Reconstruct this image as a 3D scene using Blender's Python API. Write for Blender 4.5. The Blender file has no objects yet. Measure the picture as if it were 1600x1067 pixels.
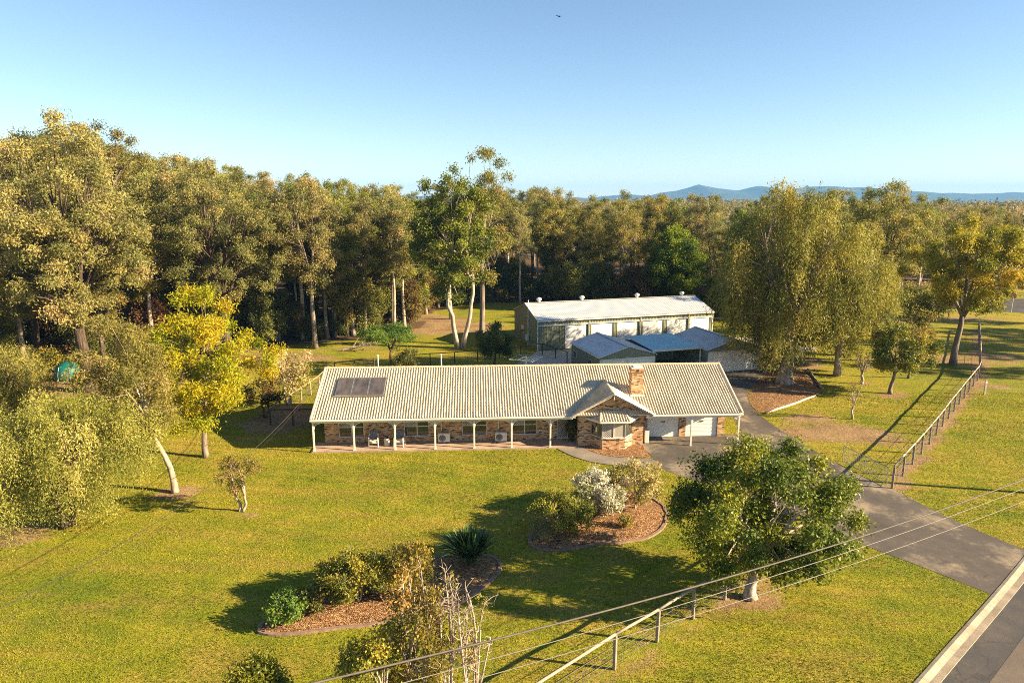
import bpy, bmesh, math, random
import numpy as np
from mathutils import Vector, Matrix, noise as mnoise

scene = bpy.context.scene
C = scene.collection
R = math.radians

# ------------------------------------------------------------------ camera
CAM_H = 17.0
PITCH = R(11.7)
cam_data = bpy.data.cameras.new('camera')
cam = bpy.data.objects.new('camera', cam_data)
C.objects.link(cam)
cam.location = (0, 0, CAM_H)
cam.rotation_euler = (R(90) - PITCH, 0, 0)
cam_data.sensor_width = 36.0
cam_data.lens = 24.0
cam_data.clip_start = 0.5
cam_data.clip_end = 30000
scene.camera = cam

# ------------------------------------------------------------------ sky and sun
SUN_EL = 23.0          # elevation of the sun above the horizon
SUN_AZ = -11.5          # direction to the sun, degrees from +X (camera right) towards +Y
world = bpy.data.worlds.new('World')
scene.world = world
world.use_nodes = True
wn = world.node_tree
wn.nodes.clear()
sky = wn.nodes.new('ShaderNodeTexSky')
sky.sky_type = 'NISHITA'
sky.sun_disc = False
sky.sun_elevation = R(SUN_EL)
sky.sun_rotation = R(90 - SUN_AZ)      # clockwise from +Y
sky.altitude = 60
sky.air_density = 0.9
sky.dust_density = 0.05
sky.ozone_density = 2.2
bg = wn.nodes.new('ShaderNodeBackground')
bg.inputs['Strength'].default_value = 0.05
wo = wn.nodes.new('ShaderNodeOutputWorld')
wn.links.new(sky.outputs[0], bg.inputs[0])
wn.links.new(bg.outputs[0], wo.inputs[0])

sun_d = bpy.data.lights.new('sun', 'SUN')
sun_d.energy = 5.0
sun_d.angle = R(0.5)
sun_d.color = (1.0, 0.785, 0.48)
sun = bpy.data.objects.new('sun', sun_d)
C.objects.link(sun)
to_sun = Vector((math.cos(R(SUN_EL)) * math.cos(R(SUN_AZ)), math.cos(R(SUN_EL)) * math.sin(R(SUN_AZ)), math.sin(R(SUN_EL))))
sun.rotation_euler = to_sun.to_track_quat('Z', 'Y').to_euler()
sun.location = (60, -10, 60)

scene.view_settings.view_transform = 'Standard'
scene.view_settings.look = 'None'
scene.view_settings.gamma = 1.0
scene.view_settings.use_curve_mapping = False
scene.view_settings.exposure = 1.95
scene.cycles.max_bounces = 5
scene.cycles.diffuse_bounces = 3
scene.cycles.glossy_bounces = 2
scene.cycles.transmission_bounces = 3
scene.cycles.transparent_max_bounces = 6
scene.cycles.volume_bounces = 0
scene.cycles.caustics_reflective = False
scene.cycles.caustics_refractive = False
scene.cycles.use_denoising = False
scene.cycles.filter_width = 1.0

# ------------------------------------------------------------------ helpers
_c, _s, _F = math.cos(PITCH), math.sin(PITCH), 1066.7
def G(px, py, z=0.0):
    """site survey: ground position of a point read off the 1600 px photograph"""
    u = (px - 800) / _F; v = (py - 533.5) / _F
    t = (CAM_H - z) / (_s + v * _c)
    return (u * t, t * (_c - v * _s))

def nodes_of(name):
    m = bpy.data.materials.new(name)
    m.use_nodes = True
    nt = m.node_tree
    nt.nodes.clear()
    out = nt.nodes.new('ShaderNodeOutputMaterial')
    return m, nt, out

def N(nt, typ, **kw):
    n = nt.nodes.new(typ)
    for k, v in kw.items():
        if k.startswith('i_'):
            n.inputs[k[2:].replace('_', ' ')].default_value = v
        else:
            setattr(n, k, v)
    return n

def ramp(nt, fac, stops, interp='LINEAR'):
    r = nt.nodes.new('ShaderNodeValToRGB')
    r.color_ramp.interpolation = interp
    el = r.color_ramp.elements
    while len(el) > 1: el.remove(el[-1])
    el[0].position = stops[0][0]; el[0].color = (*stops[0][1], 1)
    for p, c in stops[1:]:
        e = el.new(p); e.color = (*c, 1)
    nt.links.new(fac, r.inputs[0])
    return r.outputs[0]

def mixc(nt, fac, a, b, blend='MIX'):
    m = nt.nodes.new('ShaderNodeMix'); m.data_type = 'RGBA'; m.blend_type = blend
    for sock, v in ((m.inputs[0], fac), (m.inputs[6], a), (m.inputs[7], b)):
        if isinstance(v, (int, float)): sock.default_value = v
        elif isinstance(v, tuple): sock.default_value = (*v, 1)
        else: nt.links.new(v, sock)
    return m.outputs[2]

def math_n(nt, op, a, b=None, c=None, clamp=False):
    m = nt.nodes.new('ShaderNodeMath'); m.operation = op; m.use_clamp = clamp
    for i, v in enumerate((a, b, c)):
        if v is None: continue
        if isinstance(v, (int, float)): m.inputs[i].default_value = v
        else: nt.links.new(v, m.inputs[i])
    return m.outputs[0]

def tex_noise(nt, coord, scale, detail=3, rough=0.55, dist=0.0):
    n = nt.nodes.new('ShaderNodeTexNoise')
    n.inputs['Scale'].default_value = scale; n.inputs['Detail'].default_value = detail
    n.inputs['Roughness'].default_value = rough; n.inputs['Distortion'].default_value = dist
    if coord is not None: nt.links.new(coord, n.inputs['Vector'])
    return n.outputs[0]

def mapped(nt, coord, scale=(1, 1, 1), rot=(0, 0, 0)):
    m = nt.nodes.new('ShaderNodeMapping')
    m.inputs['Scale'].default_value = scale; m.inputs['Rotation'].default_value = rot
    nt.links.new(coord, m.inputs['Vector'])
    return m.outputs[0]

def principled(nt, out, col, rough=0.6, metal=0.0, spec=0.4, bump=None, bump_s=0.3, bump_d=0.02):
    p = nt.nodes.new('ShaderNodeBsdfPrincipled')
    if isinstance(col, tuple): p.inputs['Base Color'].default_value = (*col, 1)
    else: nt.links.new(col, p.inputs['Base Color'])
    if isinstance(rough, (int, float)): p.inputs['Roughness'].default_value = rough
    else: nt.links.new(rough, p.inputs['Roughness'])
    p.inputs['Metallic'].default_value = metal
    p.inputs['Specular IOR Level'].default_value = spec
    if bump is not None:
        b = nt.nodes.new('ShaderNodeBump')
        b.inputs['Strength'].default_value = bump_s; b.inputs['Distance'].default_value = bump_d
        nt.links.new(bump, b.inputs['Height']); nt.links.new(b.outputs[0], p.inputs['Normal'])
    if out is not None: nt.links.new(p.outputs[0], out.inputs[0])
    return p

def obj_coord(nt):
    return nt.nodes.new('ShaderNodeTexCoord').outputs['Object']

def geo_pos(nt):
    return nt.nodes.new('ShaderNodeNewGeometry').outputs['Position']

def mat_worn(name, a, b, scale=3.0, rough=0.6, metal=0.0, spec=0.35, bump_s=0.15, stretch=(1, 1, 1)):
    """a plain coloured surface with wear: two tones mixed by noise, fine relief"""
    m, nt, out = nodes_of(name)
    co = mapped(nt, obj_coord(nt), stretch)
    n1 = tex_noise(nt, co, scale, 5, 0.6)
    n2 = tex_noise(nt, co, scale * 9, 3, 0.6)
    f = ramp(nt, math_n(nt, 'ADD', math_n(nt, 'MULTIPLY', n1, 0.7), math_n(nt, 'MULTIPLY', n2, 0.3)), [(0.34, (0, 0, 0)), (0.66, (1, 1, 1))])
    col = mixc(nt, f, a, b)
    principled(nt, out, col, rough, metal, spec, n2, bump_s, 0.01)
    return m

def mat_leaf(name, stops, trans=0.38, rough=0.55, jitter=0.20, spec=0.25, gain=2.15):
    m, nt, out = nodes_of(name)
    at = N(nt, 'ShaderNodeAttribute', attribute_name='tint')
    col = ramp(nt, at.outputs['Fac'], [(p_, (min(.85, c_[0] * gain * 1.09), min(.85, c_[1] * gain), min(.85, c_[2] * gain * .85))) for p_, c_ in stops])
    oi = nt.nodes.new('ShaderNodeObjectInfo')
    hsv = nt.nodes.new('ShaderNodeHueSaturation')
    nt.links.new(col, hsv.inputs['Color'])
    mr = N(nt, 'ShaderNodeMapRange'); nt.links.new(oi.outputs['Random'], mr.inputs[0])
    mr.inputs[3].default_value = 0.5 - 0.022; mr.inputs[4].default_value = 0.5 + 0.022
    nt.links.new(mr.outputs[0], hsv.inputs['Hue'])
    rn = math_n(nt, 'FRACT', math_n(nt, 'MULTIPLY', oi.outputs['Random'], 7.31))
    mv = N(nt, 'ShaderNodeMapRange'); nt.links.new(rn, mv.inputs[0])
    mv.inputs[3].default_value = 1 - jitter; mv.inputs[4].default_value = 1 + jitter
    nt.links.new(mv.outputs[0], hsv.inputs['Value'])
    p = principled(nt, None, hsv.outputs[0], rough, 0, spec)
    t = nt.nodes.new('ShaderNodeBsdfTranslucent'); nt.links.new(hsv.outputs[0], t.inputs['Color'])
    mx = nt.nodes.new('ShaderNodeMixShader'); mx.inputs[0].default_value = trans
    nt.links.new(p.outputs[0], mx.inputs[1]); nt.links.new(t.outputs[0], mx.inputs[2])
    nt.links.new(mx.outputs[0], out.inputs[0])
    return m

def link(name, mesh, mat=None, parent=None):
    o = bpy.data.objects.new(name, mesh)
    if mat is not None and mesh is not None and len(mesh.materials) == 0: mesh.materials.append(mat)
    C.objects.link(o)
    if parent is not None: o.parent = parent
    return o

def tag(o, label=None, cat=None, group=None, kind=None):
    if label: o['label'] = label
    if cat: o['category'] = cat
    if group: o['group'] = group
    if kind: o['kind'] = kind
    return o

def thing(name, label, cat, loc=(0, 0, 0), rz=0.0, group=None, scale=None):
    o = bpy.data.objects.new(name, None); C.objects.link(o)
    o.empty_display_size = 0.3
    o.location = loc; o.rotation_euler = (0, 0, rz)
    if scale is not None: o.scale = scale
    return tag(o, label, cat, group)

class MB:
    """collects simple solids into one mesh"""
    def __init__(s): s.v = []; s.f = []
    def add(s, vs, fs):
        n = len(s.v); s.v += [tuple(p) for p in vs]; s.f += [tuple(i + n for i in f) for f in fs]; return s
    def box(s, x0, x1, y0, y1, z0, z1, M=None):
        vs = [(x0,y0,z0),(x1,y0,z0),(x1,y1,z0),(x0,y1,z0),(x0,y0,z1),(x1,y0,z1),(x1,y1,z1),(x0,y1,z1)]
        if M is not None: vs = [tuple(M @ Vector(p)) for p in vs]
        return s.add(vs, [(3,2,1,0),(4,5,6,7),(0,1,5,4),(1,2,6,5),(2,3,7,6),(3,0,4,7)])
    def bar(s, a, b, w, h, up=(0, 0, 1)):
        a = Vector(a); b = Vector(b); d = b - a; L = d.length
        if L < 1e-6: return s
        z = d / L; x = z.cross(Vector(up))
        if x.length < 1e-4: x = z.cross(Vector((0, 1, 0)))
        x.normalize(); y = x.cross(z)
        vs = []
        for p in (a, b):
            for sx, sy in ((-1,-1),(1,-1),(1,1),(-1,1)): vs.append(p + x * (sx * w / 2) + y * (sy * h / 2))
        return s.add(vs, [(3,2,1,0),(4,5,6,7),(0,1,5,4),(1,2,6,5),(2,3,7,6),(3,0,4,7)])
    def tube(s, pts, r, sides=6, cap=True):
        pts = [Vector(p) for p in pts]
        rs = r if isinstance(r, (list, tuple)) else [r] * len(pts)
        n0 = len(s.v); ref = Vector((0.31, 0.2, 0.93))
        for i, p in enumerate(pts):
            d = (pts[min(i + 1, len(pts) - 1)] - pts[max(i - 1, 0)]).normalized()
            x = d.cross(ref)
            if x.length < 1e-3: x = d.cross(Vector((1, 0, 0)))
            x.normalize(); y = d.cross(x)
            for k in range(sides):
                a = 2 * math.pi * k / sides
                s.v.append(tuple(p + (x * math.cos(a) + y * math.sin(a)) * rs[i]))
        for i in range(len(pts) - 1):
            for k in range(sides):
                a = n0 + i * sides + k; b = n0 + i * sides + (k + 1) % sides
                s.f.append((a, b, b + sides, a + sides))
        if cap:
            s.f.append(tuple(n0 + k for k in range(sides))[::-1])
            e = n0 + (len(pts) - 1) * sides
            s.f.append(tuple(e + k for k in range(sides)))
        return s
    def lathe(s, prof, cx=0, cy=0, sides=20):
        n0 = len(s.v)
        for r, z in prof:
            for k in range(sides):
                a = 2 * math.pi * k / sides
                s.v.append((cx + r * math.cos(a), cy + r * math.sin(a), z))
        for i in range(len(prof) - 1):
            for k in range(sides):
                a = n0 + i * sides + k; b = n0 + i * sides + (k + 1) % sides
                s.f.append((a, b, b + sides, a + sides))
        s.f.append(tuple(n0 + k for k in range(sides))[::-1])
        e = n0 + (len(prof) - 1) * sides
        s.f.append(tuple(e + k for k in range(sides)))
        return s
    def mesh(s, name, bevel=0.0, smooth=False):
        me = bpy.data.meshes.new(name)
        me.from_pydata(s.v, [], s.f)
        bm = bmesh.new(); bm.from_mesh(me)
        bmesh.ops.recalc_face_normals(bm, faces=bm.faces)
        if bevel > 0:
            bmesh.ops.bevel(bm, geom=list(bm.edges), offset=bevel, segments=1, affect='EDGES', clamp_overlap=True)
        if smooth:
            for f in bm.faces: f.smooth = True
        bm.to_mesh(me); bm.free()
        return me
    def build(s, name, mat, parent=None, bevel=0.0, smooth=False):
        return link(name, s.mesh(name, bevel, smooth), mat, parent)

def np_mesh(name, verts, quads, tint=None, mat=None):
    me = bpy.data.meshes.new(name)
    verts = np.ascontiguousarray(verts, dtype=np.float32); quads = np.ascontiguousarray(quads, dtype=np.int32)
    nv, nf = len(verts), len(quads); k = quads.shape[1]
    me.vertices.add(nv); me.vertices.foreach_set('co', verts.ravel())
    me.loops.add(nf * k); me.loops.foreach_set('vertex_index', quads.ravel())
    me.polygons.add(nf); me.polygons.foreach_set('loop_start', np.arange(nf, dtype=np.int32) * k)
    me.update(calc_edges=True)
    if tint is not None:
        a = me.attributes.new('tint', 'FLOAT', 'FACE'); a.data.foreach_set('value', np.ascontiguousarray(tint, dtype=np.float32))
    if mat is not None: me.materials.append(mat)
    return me

def spline(pts, n=6, closed=True):
    """Catmull-Rom through 2-D points"""
    out = []; m = len(pts)
    rng = range(m if closed else m - 1)
    for i in rng:
        p = [Vector((*pts[(i + k) % m if closed else min(max(i + k, 0), m - 1)],)) for k in (-1, 0, 1, 2)]
        for j in range(n):
            t = j / n
            q = 0.5 * ((2 * p[1]) + (-p[0] + p[2]) * t + (2 * p[0] - 5 * p[1] + 4 * p[2] - p[3]) * t * t + (-p[0] + 3 * p[1] - 3 * p[2] + p[3]) * t ** 3)
            out.append((q.x, q.y))
    if not closed: out.append(tuple(pts[-1]))
    return out

def sheet(name, pts, z, mat, kind='structure', thick=0.0, parent=None):
    bm = bmesh.new()
    vs = [bm.verts.new((x, y, z)) for x, y in pts]
    f = bm.faces.new(vs)
    bm.normal_update()
    if f.normal.z < 0: f.normal_flip()
    if thick > 0:
        r = bmesh.ops.extrude_face_region(bm, geom=[f])
        for v in [g for g in r['geom'] if isinstance(g, bmesh.types.BMVert)]: v.co.z += thick
        bmesh.ops.recalc_face_normals(bm, faces=bm.faces)
    bmesh.ops.triangulate(bm, faces=[g for g in bm.faces if len(g.verts) > 4])
    me = bpy.data.meshes.new(name); bm.to_mesh(me); bm.free()
    o = link(name, me, mat, parent)
    if kind and parent is None: o['kind'] = kind
    return o

def sweep_rect(name, pts, w, h, z, mat, closed, parent=None):
    """a low rectangular-section strip that follows a line"""
    n = len(pts); V = []; Fc = []
    for i in range(n):
        a = Vector(pts[(i - 1) % n if closed else max(i - 1, 0)]); b = Vector(pts[(i + 1) % n if closed else min(i + 1, n - 1)])
        d = (b - a).normalized(); nx = Vector((-d.y, d.x)); p = Vector(pts[i])
        for sx, zz in ((-.5, 0), (-.4, h), (.4, h), (.5, 0)):
            q = p + nx * (w * sx); V.append((q.x, q.y, z + zz))
    for i in range(n if closed else n - 1):
        j = (i + 1) % n
        for k in range(3): Fc.append((i * 4 + k, i * 4 + k + 1, j * 4 + k + 1, j * 4 + k))
    mb = MB(); mb.v = V; mb.f = Fc
    return mb.build(name, mat, parent)

def far_rise(x, y):
    """the land climbs gently far behind the wood"""
    d = np.maximum(0, np.asarray(y, dtype=float) - 230.0)
    return 2.5 * (1 - np.exp(-(d / 520.0) ** 2)) + 1.5 * np.sin(np.asarray(x) / 140.0) * np.clip(d / 500.0, 0, 1)

# ------------------------------------------------------------------ materials
def mat_ground():
    m, nt, out = nodes_of('lawn_and_soil')
    pos = geo_pos(nt)
    big = tex_noise(nt, pos, 0.055, 4, 0.6)
    mid = tex_noise(nt, pos, 0.45, 5, 0.65)
    fine = tex_noise(nt, pos, 4.5, 4, 0.7)
    blade = tex_noise(nt, mapped(nt, pos, (1, 1, 1), (0, 0, 0.5)), 15.0, 3, 0.75)
    a = math_n(nt, 'ADD', math_n(nt, 'MULTIPLY', big, 0.5), math_n(nt, 'MULTIPLY', mid, 0.5))
    base = ramp(nt, a, [(0.37, (0.13, 0.17, 0.011)), (0.5, (0.245, 0.24, 0.016)), (0.62, (0.37, 0.285, 0.045))])
    # mowing passes, faint
    wv = N(nt, 'ShaderNodeTexWave', wave_type='BANDS', bands_direction='Y')
    wv.inputs['Scale'].default_value = 0.24; wv.inputs['Distortion'].default_value = 1.4; wv.inputs['Detail'].default_value = 2
    nt.links.new(mapped(nt, pos, (1, 1, 1), (0, 0, 0.22)), wv.inputs['Vector'])
    base = mixc(nt, math_n(nt, 'MULTIPLY', wv.outputs[1], 0.3), base, (0.13, 0.155, 0.018))
    dry = ramp(nt, tex_noise(nt, mapped(nt, pos, (.35, 1.1, 1), (0, 0, .12)), 0.55, 7, 0.78), [(0.47, (0, 0, 0)), (0.70, (1, 1, 1))])
    base = mixc(nt, math_n(nt, 'MULTIPLY', dry, 0.75), base, (0.31, 0.19, 0.055))
    f2 = ramp(nt, math_n(nt, 'ADD', math_n(nt, 'MULTIPLY', fine, 0.45), math_n(nt, 'MULTIPLY', blade, 0.55)), [(0.38, (0.30, 0.34, 0.30)), (0.50, (0.95, 0.95, 0.95)), (0.64, (1.5, 1.4, 1.2))])
    grass = mixc(nt, 0.85, base, f2, 'MULTIPLY')
    # bare soil
    soil_c = ramp(nt, math_n(nt, 'ADD', math_n(nt, 'MULTIPLY', fine, 0.5), math_n(nt, 'MULTIPLY', mid, 0.5)), [(0.35, (0.14, 0.085, 0.04)), (0.55, (0.30, 0.20, 0.10)), (0.7, (0.40, 0.29, 0.16))])
    at = N(nt, 'ShaderNodeAttribute', attribute_name='soil')
    wob = math_n(nt, 'ADD', math_n(nt, 'MULTIPLY', mid, 1.1), math_n(nt, 'MULTIPLY', fine, 0.9))
    ms = math_n(nt, 'MULTIPLY', math_n(nt, 'SUBTRACT', math_n(nt, 'ADD', math_n(nt, 'MULTIPLY', at.outputs['Fac'], 1.3), wob), 1.42), 4.0, clamp=True)
    col = mixc(nt, ms, grass, soil_c)
    # leaf litter of the wood
    lit_c = ramp(nt, blade, [(0.3, (0.035, 0.022, 0.012)), (0.5, (0.10, 0.062, 0.032)), (0.72, (0.21, 0.14, 0.075))])
    al = N(nt, 'ShaderNodeAttribute', attribute_name='litter')
    ml = math_n(nt, 'MULTIPLY', math_n(nt, 'SUBTRACT', math_n(nt, 'ADD', math_n(nt, 'MULTIPLY', al.outputs['Fac'], 1.2), wob), 1.45), 3.0, clamp=True)
    col = mixc(nt, ml, col, lit_c)
    h = math_n(nt, 'ADD', math_n(nt, 'MULTIPLY', blade, 0.6), math_n(nt, 'MULTIPLY', fine, 0.8))
    principled(nt, out, col, 0.9, 0, 0.12, h, 0.9, 0.09)
    return m

def mat_brick(name, swap):
    """face brickwork: tan, orange, brown and dark bricks in pale mortar; swap picks the wall plane"""
    m, nt, out = nodes_of(name)
    co = obj_coord(nt)
    sp = nt.nodes.new('ShaderNodeSeparateXYZ'); nt.links.new(co, sp.inputs[0])
    cb = nt.nodes.new('ShaderNodeCombineXYZ')
    nt.links.new(sp.outputs[1] if swap else sp.outputs[0], cb.inputs[0]); nt.links.new(sp.outputs[2], cb.inputs[1])
    br = nt.nodes.new('ShaderNodeTexBrick')
    br.inputs['Scale'].default_value = 1.0
    br.inputs['Brick Width'].default_value = 0.235; br.inputs['Row Height'].default_value = 0.083
    br.inputs['Mortar Size'].default_value = 0.006; br.inputs['Mortar Smooth'].default_value = 0.2
    br.inputs['Color1'].default_value = (0, 0, 0, 1); br.inputs['Color2'].default_value = (1, 1, 1, 1); br.inputs['Mortar'].default_value = (0.5, 0.5, 0.5, 1)
    nt.links.new(cb.outputs[0], br.inputs['Vector'])
    bc = ramp(nt, br.outputs['Color'], [(0.0, (0.09, 0.05, 0.036)), (0.10, (0.20, 0.10, 0.055)), (0.20, (0.44, 0.24, 0.11)), (0.45, (0.56, 0.36, 0.19)), (0.70, (0.60, 0.43, 0.26)), (0.9, (0.48, 0.26, 0.125))], 'CONSTANT')
    n = tex_noise(nt, co, 22, 3, 0.6)
    bc = mixc(nt, 0.5, bc, ramp(nt, n, [(0.3, (0.6, 0.6, 0.6)), (0.7, (1.25, 1.25, 1.25))]), 'MULTIPLY')
    col = mixc(nt, br.outputs['Fac'], bc, (0.42, 0.34, 0.25))
    hh = math_n(nt, 'SUBTRACT', 1.0, br.outputs['Fac'])
    principled(nt, out, col, 0.85, 0, 0.2, hh, 0.5, 0.008)
    return m

def mat_mulch():
    m, nt, out = nodes_of('bark_mulch')
    pos = geo_pos(nt)
    v = nt.nodes.new('ShaderNodeTexVoronoi'); v.inputs['Scale'].default_value = 14
    nt.links.new(mapped(nt, pos, (1, 1.6, 1)), v.inputs['Vector'])
    sp = nt.nodes.new('ShaderNodeSeparateColor'); nt.links.new(v.outputs['Color'], sp.inputs[0])
    col = ramp(nt, sp.outputs[0], [(0.0, (0.07, 0.035, 0.018)), (0.35, (0.22, 0.11, 0.05)), (0.7, (0.38, 0.21, 0.095)), (1.0, (0.52, 0.35, 0.19))])
    n = tex_noise(nt, pos, 1.3, 4, 0.6)
    col = mixc(nt, 0.45, col, ramp(nt, n, [(0.3, (0.55, 0.5, 0.5)), (0.7, (1.2, 1.2, 1.2))]), 'MULTIPLY')
    principled(nt, out, col, 0.9, 0, 0.15, math_n(nt, 'SUBTRACT', sp.outputs[1], v.outputs['Distance']), 0.9, 0.05)
    return m

def mat_paved(name, dark, mid_c, light, scale=0.5, rough=0.85, grain=60, bump=0.25, stain=(0.42, 0.62), cracks=False):
    """asphalt or concrete: aggregate grain, blotches and pale worn patches"""
    m, nt, out = nodes_of(name)
    pos = geo_pos(nt)
    n1 = tex_noise(nt, mapped(nt, pos, (1, 1.0, 1), (0, 0, 0.6)), scale, 5, 0.6)
    n2 = tex_noise(nt, pos, grain, 3, 0.7)
    n3 = tex_noise(nt, pos, scale * 7, 4, 0.65)
    f = math_n(nt, 'ADD', math_n(nt, 'MULTIPLY', n1, 0.75), math_n(nt, 'MULTIPLY', n3, 0.25))
    col = ramp(nt, f, [(stain[0] - 0.08, dark), (0.5 * (stain[0] + stain[1]), mid_c), (stain[1] + 0.05, light)])
    col = mixc(nt, 0.7, col, ramp(nt, n2, [(0.35, (0.65, 0.65, 0.65)), (0.65, (1.3, 1.3, 1.3))]), 'MULTIPLY')
    if cracks:
        vo = nt.nodes.new('ShaderNodeTexVoronoi'); vo.feature = 'DISTANCE_TO_EDGE'; vo.inputs['Scale'].default_value = 0.32
        va = nt.nodes.new('ShaderNodeVectorMath'); va.operation = 'ADD'; ns = nt.nodes.new('ShaderNodeTexNoise'); ns.inputs['Scale'].default_value = 1.3; ns.inputs['Detail'].default_value = 5
        nt.links.new(pos, ns.inputs['Vector']); nt.links.new(pos, va.inputs[0]); nt.links.new(ns.outputs['Color'], va.inputs[1]); nt.links.new(va.outputs[0], vo.inputs['Vector'])
        cm = math_n(nt, 'MULTIPLY', math_n(nt, 'LESS_THAN', vo.outputs['Distance'], 0.009), math_n(nt, 'GREATER_THAN', n1, 0.47))
        col = mixc(nt, math_n(nt, 'MULTIPLY', cm, .3), col, (0.02, 0.017, 0.015))
    principled(nt, out, col, rough, 0, 0.25, n2, bump, 0.01)
    return m

def mat_bark(name, a, b, c, streak=(9, 9, 1.1)):
    m, nt, out = nodes_of(name)
    co = obj_coord(nt)
    n = tex_noise(nt, mapped(nt, co, streak), 0.9, 5, 0.65)
    n2 = tex_noise(nt, co, 1.4, 3, 0.6)
    col = ramp(nt, n, [(0.34, a), (0.52, b), (0.68, c)])
    col = mixc(nt, 0.5, col, ramp(nt, n2, [(0.3, (0.6, 0.58, 0.55)), (0.7, (1.2, 1.2, 1.2))]), 'MULTIPLY')
    principled(nt, out, col, 0.9, 0, 0.15, n, 0.6, 0.03)
    return m

def mat_metal_sheet(name, col, col2, rough=0.38, metal=0.55):
    m, nt, out = nodes_of(name)
    co = obj_coord(nt)
    n = tex_noise(nt, mapped(nt, co, (0.5, 0.5, 3)), 1.2, 4, 0.6)
    c = mixc(nt, ramp(nt, n, [(0.38, (0, 0, 0)), (0.65, (1, 1, 1))]), col, col2)
    principled(nt, out, c, rough, metal, 0.5)
    return m

def mat_glass(name, tintc=(0.02, 0.024, 0.02)):
    m, nt, out = nodes_of(name)
    n = tex_noise(nt, obj_coord(nt), 0.9, 2, 0.5)
    principled(nt, out, ramp(nt, n, [(0.3, tintc), (0.7, tuple(min(1, t * 2.2) for t in tintc))]), 0.04, 0, 0.9, n, 0.03, 0.05)
    return m

def mat_screen():
    """diamond security grille in front of dark glass"""
    m, nt, out = nodes_of('diamond_grille')
    co = obj_coord(nt)
    sp = nt.nodes.new('ShaderNodeSeparateXYZ'); nt.links.new(co, sp.inputs[0])
    def band(op):
        s = math_n(nt, op, sp.outputs[0], sp.outputs[2])
        fr = math_n(nt, 'FRACT', math_n(nt, 'MULTIPLY', s, 6.5))
        return math_n(nt, 'LESS_THAN', math_n(nt, 'ABSOLUTE', math_n(nt, 'SUBTRACT', fr, 0.5)), 0.2)
    g = math_n(nt, 'MAXIMUM', band('ADD'), band('SUBTRACT'))
    col = mixc(nt, g, (0.03, 0.026, 0.024), (0.42, 0.38, 0.35))
    principled(nt, out, col, 0.5, 0, 0.4, g, 0.6, 0.01)
    return m

M = {}
M['ground'] = mat_ground()
M['brick'] = mat_brick('face_brick', False)
M['brick_side'] = mat_brick('face_brick_side', True)
M['mulch'] = mat_mulch()
M['drive'] = mat_paved('driveway_asphalt', (0.068, 0.058, 0.052), (0.10, 0.086, 0.075), (0.28, 0.225, 0.155), 0.30, grain=45, stain=(0.43, 0.58), cracks=True)
M['road'] = mat_paved('road_asphalt', (0.045, 0.045, 0.05), (0.07, 0.066, 0.066), (0.12, 0.10, 0.085), 0.25, grain=30, bump=0.5, cracks=True)
M['road_old'] = mat_paved('worn_road_asphalt', (0.10, 0.082, 0.07), (0.135, 0.11, 0.09), (0.17, 0.14, 0.11), 0.3, grain=30, bump=0.4)
M['concrete'] = mat_paved('kerb_concrete', (0.26, 0.21, 0.155), (0.40, 0.335, 0.245), (0.50, 0.43, 0.33), 0.8, grain=35, stain=(0.4, 0.6))
M['gutter'] = mat_paved('gutter_concrete', (0.17, 0.13, 0.095), (0.27, 0.22, 0.165), (0.36, 0.30, 0.22), 0.9, grain=30, stain=(0.4, 0.6))
M['path'] = mat_paved('path_concrete', (0.15, 0.125, 0.105), (0.21, 0.18, 0.15), (0.28, 0.24, 0.19), 0.7, grain=40)
M['slab'] = mat_paved('paved_veranda', (0.27, 0.19, 0.145), (0.37, 0.27, 0.205), (0.45, 0.34, 0.26), 1.2, grain=20)
M['pad'] = mat_paved('shed_concrete', (0.33, 0.28, 0.23), (0.42, 0.37, 0.30), (0.52, 0.46, 0.38), 0.4, grain=30)
M['tile'] = mat_worn('cream_roof_tile', (0.47, 0.38, 0.265), (0.70, 0.60, 0.455), 1.1, 0.75, bump_s=0.25, stretch=(2.2, .7, .7))
M['cap'] = mat_worn('ridge_tile', (0.46, 0.37, 0.26), (0.60, 0.49, 0.36), 2.5, 0.75)
M['verge'] = mat_worn('verge_tile', (0.44, 0.33, 0.24), (0.58, 0.46, 0.35), 2.5, 0.75)
M['white'] = mat_worn('cream_paint', (0.66, 0.60, 0.50), (0.78, 0.73, 0.64), 2.0, 0.45)
M['alu'] = mat_worn('white_aluminium', (0.62, 0.61, 0.58), (0.74, 0.73, 0.70), 3.0, 0.35)
M['door_white'] = mat_worn('roller_door_paint', (0.77, 0.74, 0.68), (0.82, 0.80, 0.76), 0.8, 0.45)
M['glass'] = mat_glass('window_glass')
M['screen'] = mat_screen()
M['curtain'] = mat_worn('lace_curtain', (0.34, 0.31, 0.24), (0.45, 0.41, 0.33), 5.0, 0.8, stretch=(8, 1, 0.3))
M['dark'] = mat_worn('dark_rubber', (0.02, 0.02, 0.02), (0.05, 0.045, 0.045), 4, 0.6)
M['shed_green'] = mat_metal_sheet('pale_green_cladding', (0.19, 0.20, 0.12), (0.23, 0.235, 0.145), 0.5, 0.0)
M['gar_green'] = mat_metal_sheet('grey_green_cladding', (0.17, 0.20, 0.165), (0.21, 0.24, 0.19), 0.5, 0.0)
M['zinc'] = mat_metal_sheet('zinc_roof_sheet', (0.62, 0.63, 0.62), (0.72, 0.72, 0.70), 0.38, 0.3)
M['zinc_dull'] = mat_metal_sheet('weathered_zinc_sheet', (0.54, 0.51, 0.50), (0.65, 0.62, 0.60), 0.42, 0.25)
M['blue_roof'] = mat_metal_sheet('blue_roof_sheet', (0.30, 0.54, 0.61), (0.36, 0.60, 0.66), 0.36, 0.3)
M['rail'] = mat_worn('weathered_fence_rail', (0.24, 0.19, 0.14), (0.42, 0.35, 0.28), 2.2, 0.85, stretch=(6, 6, 6))
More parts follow.
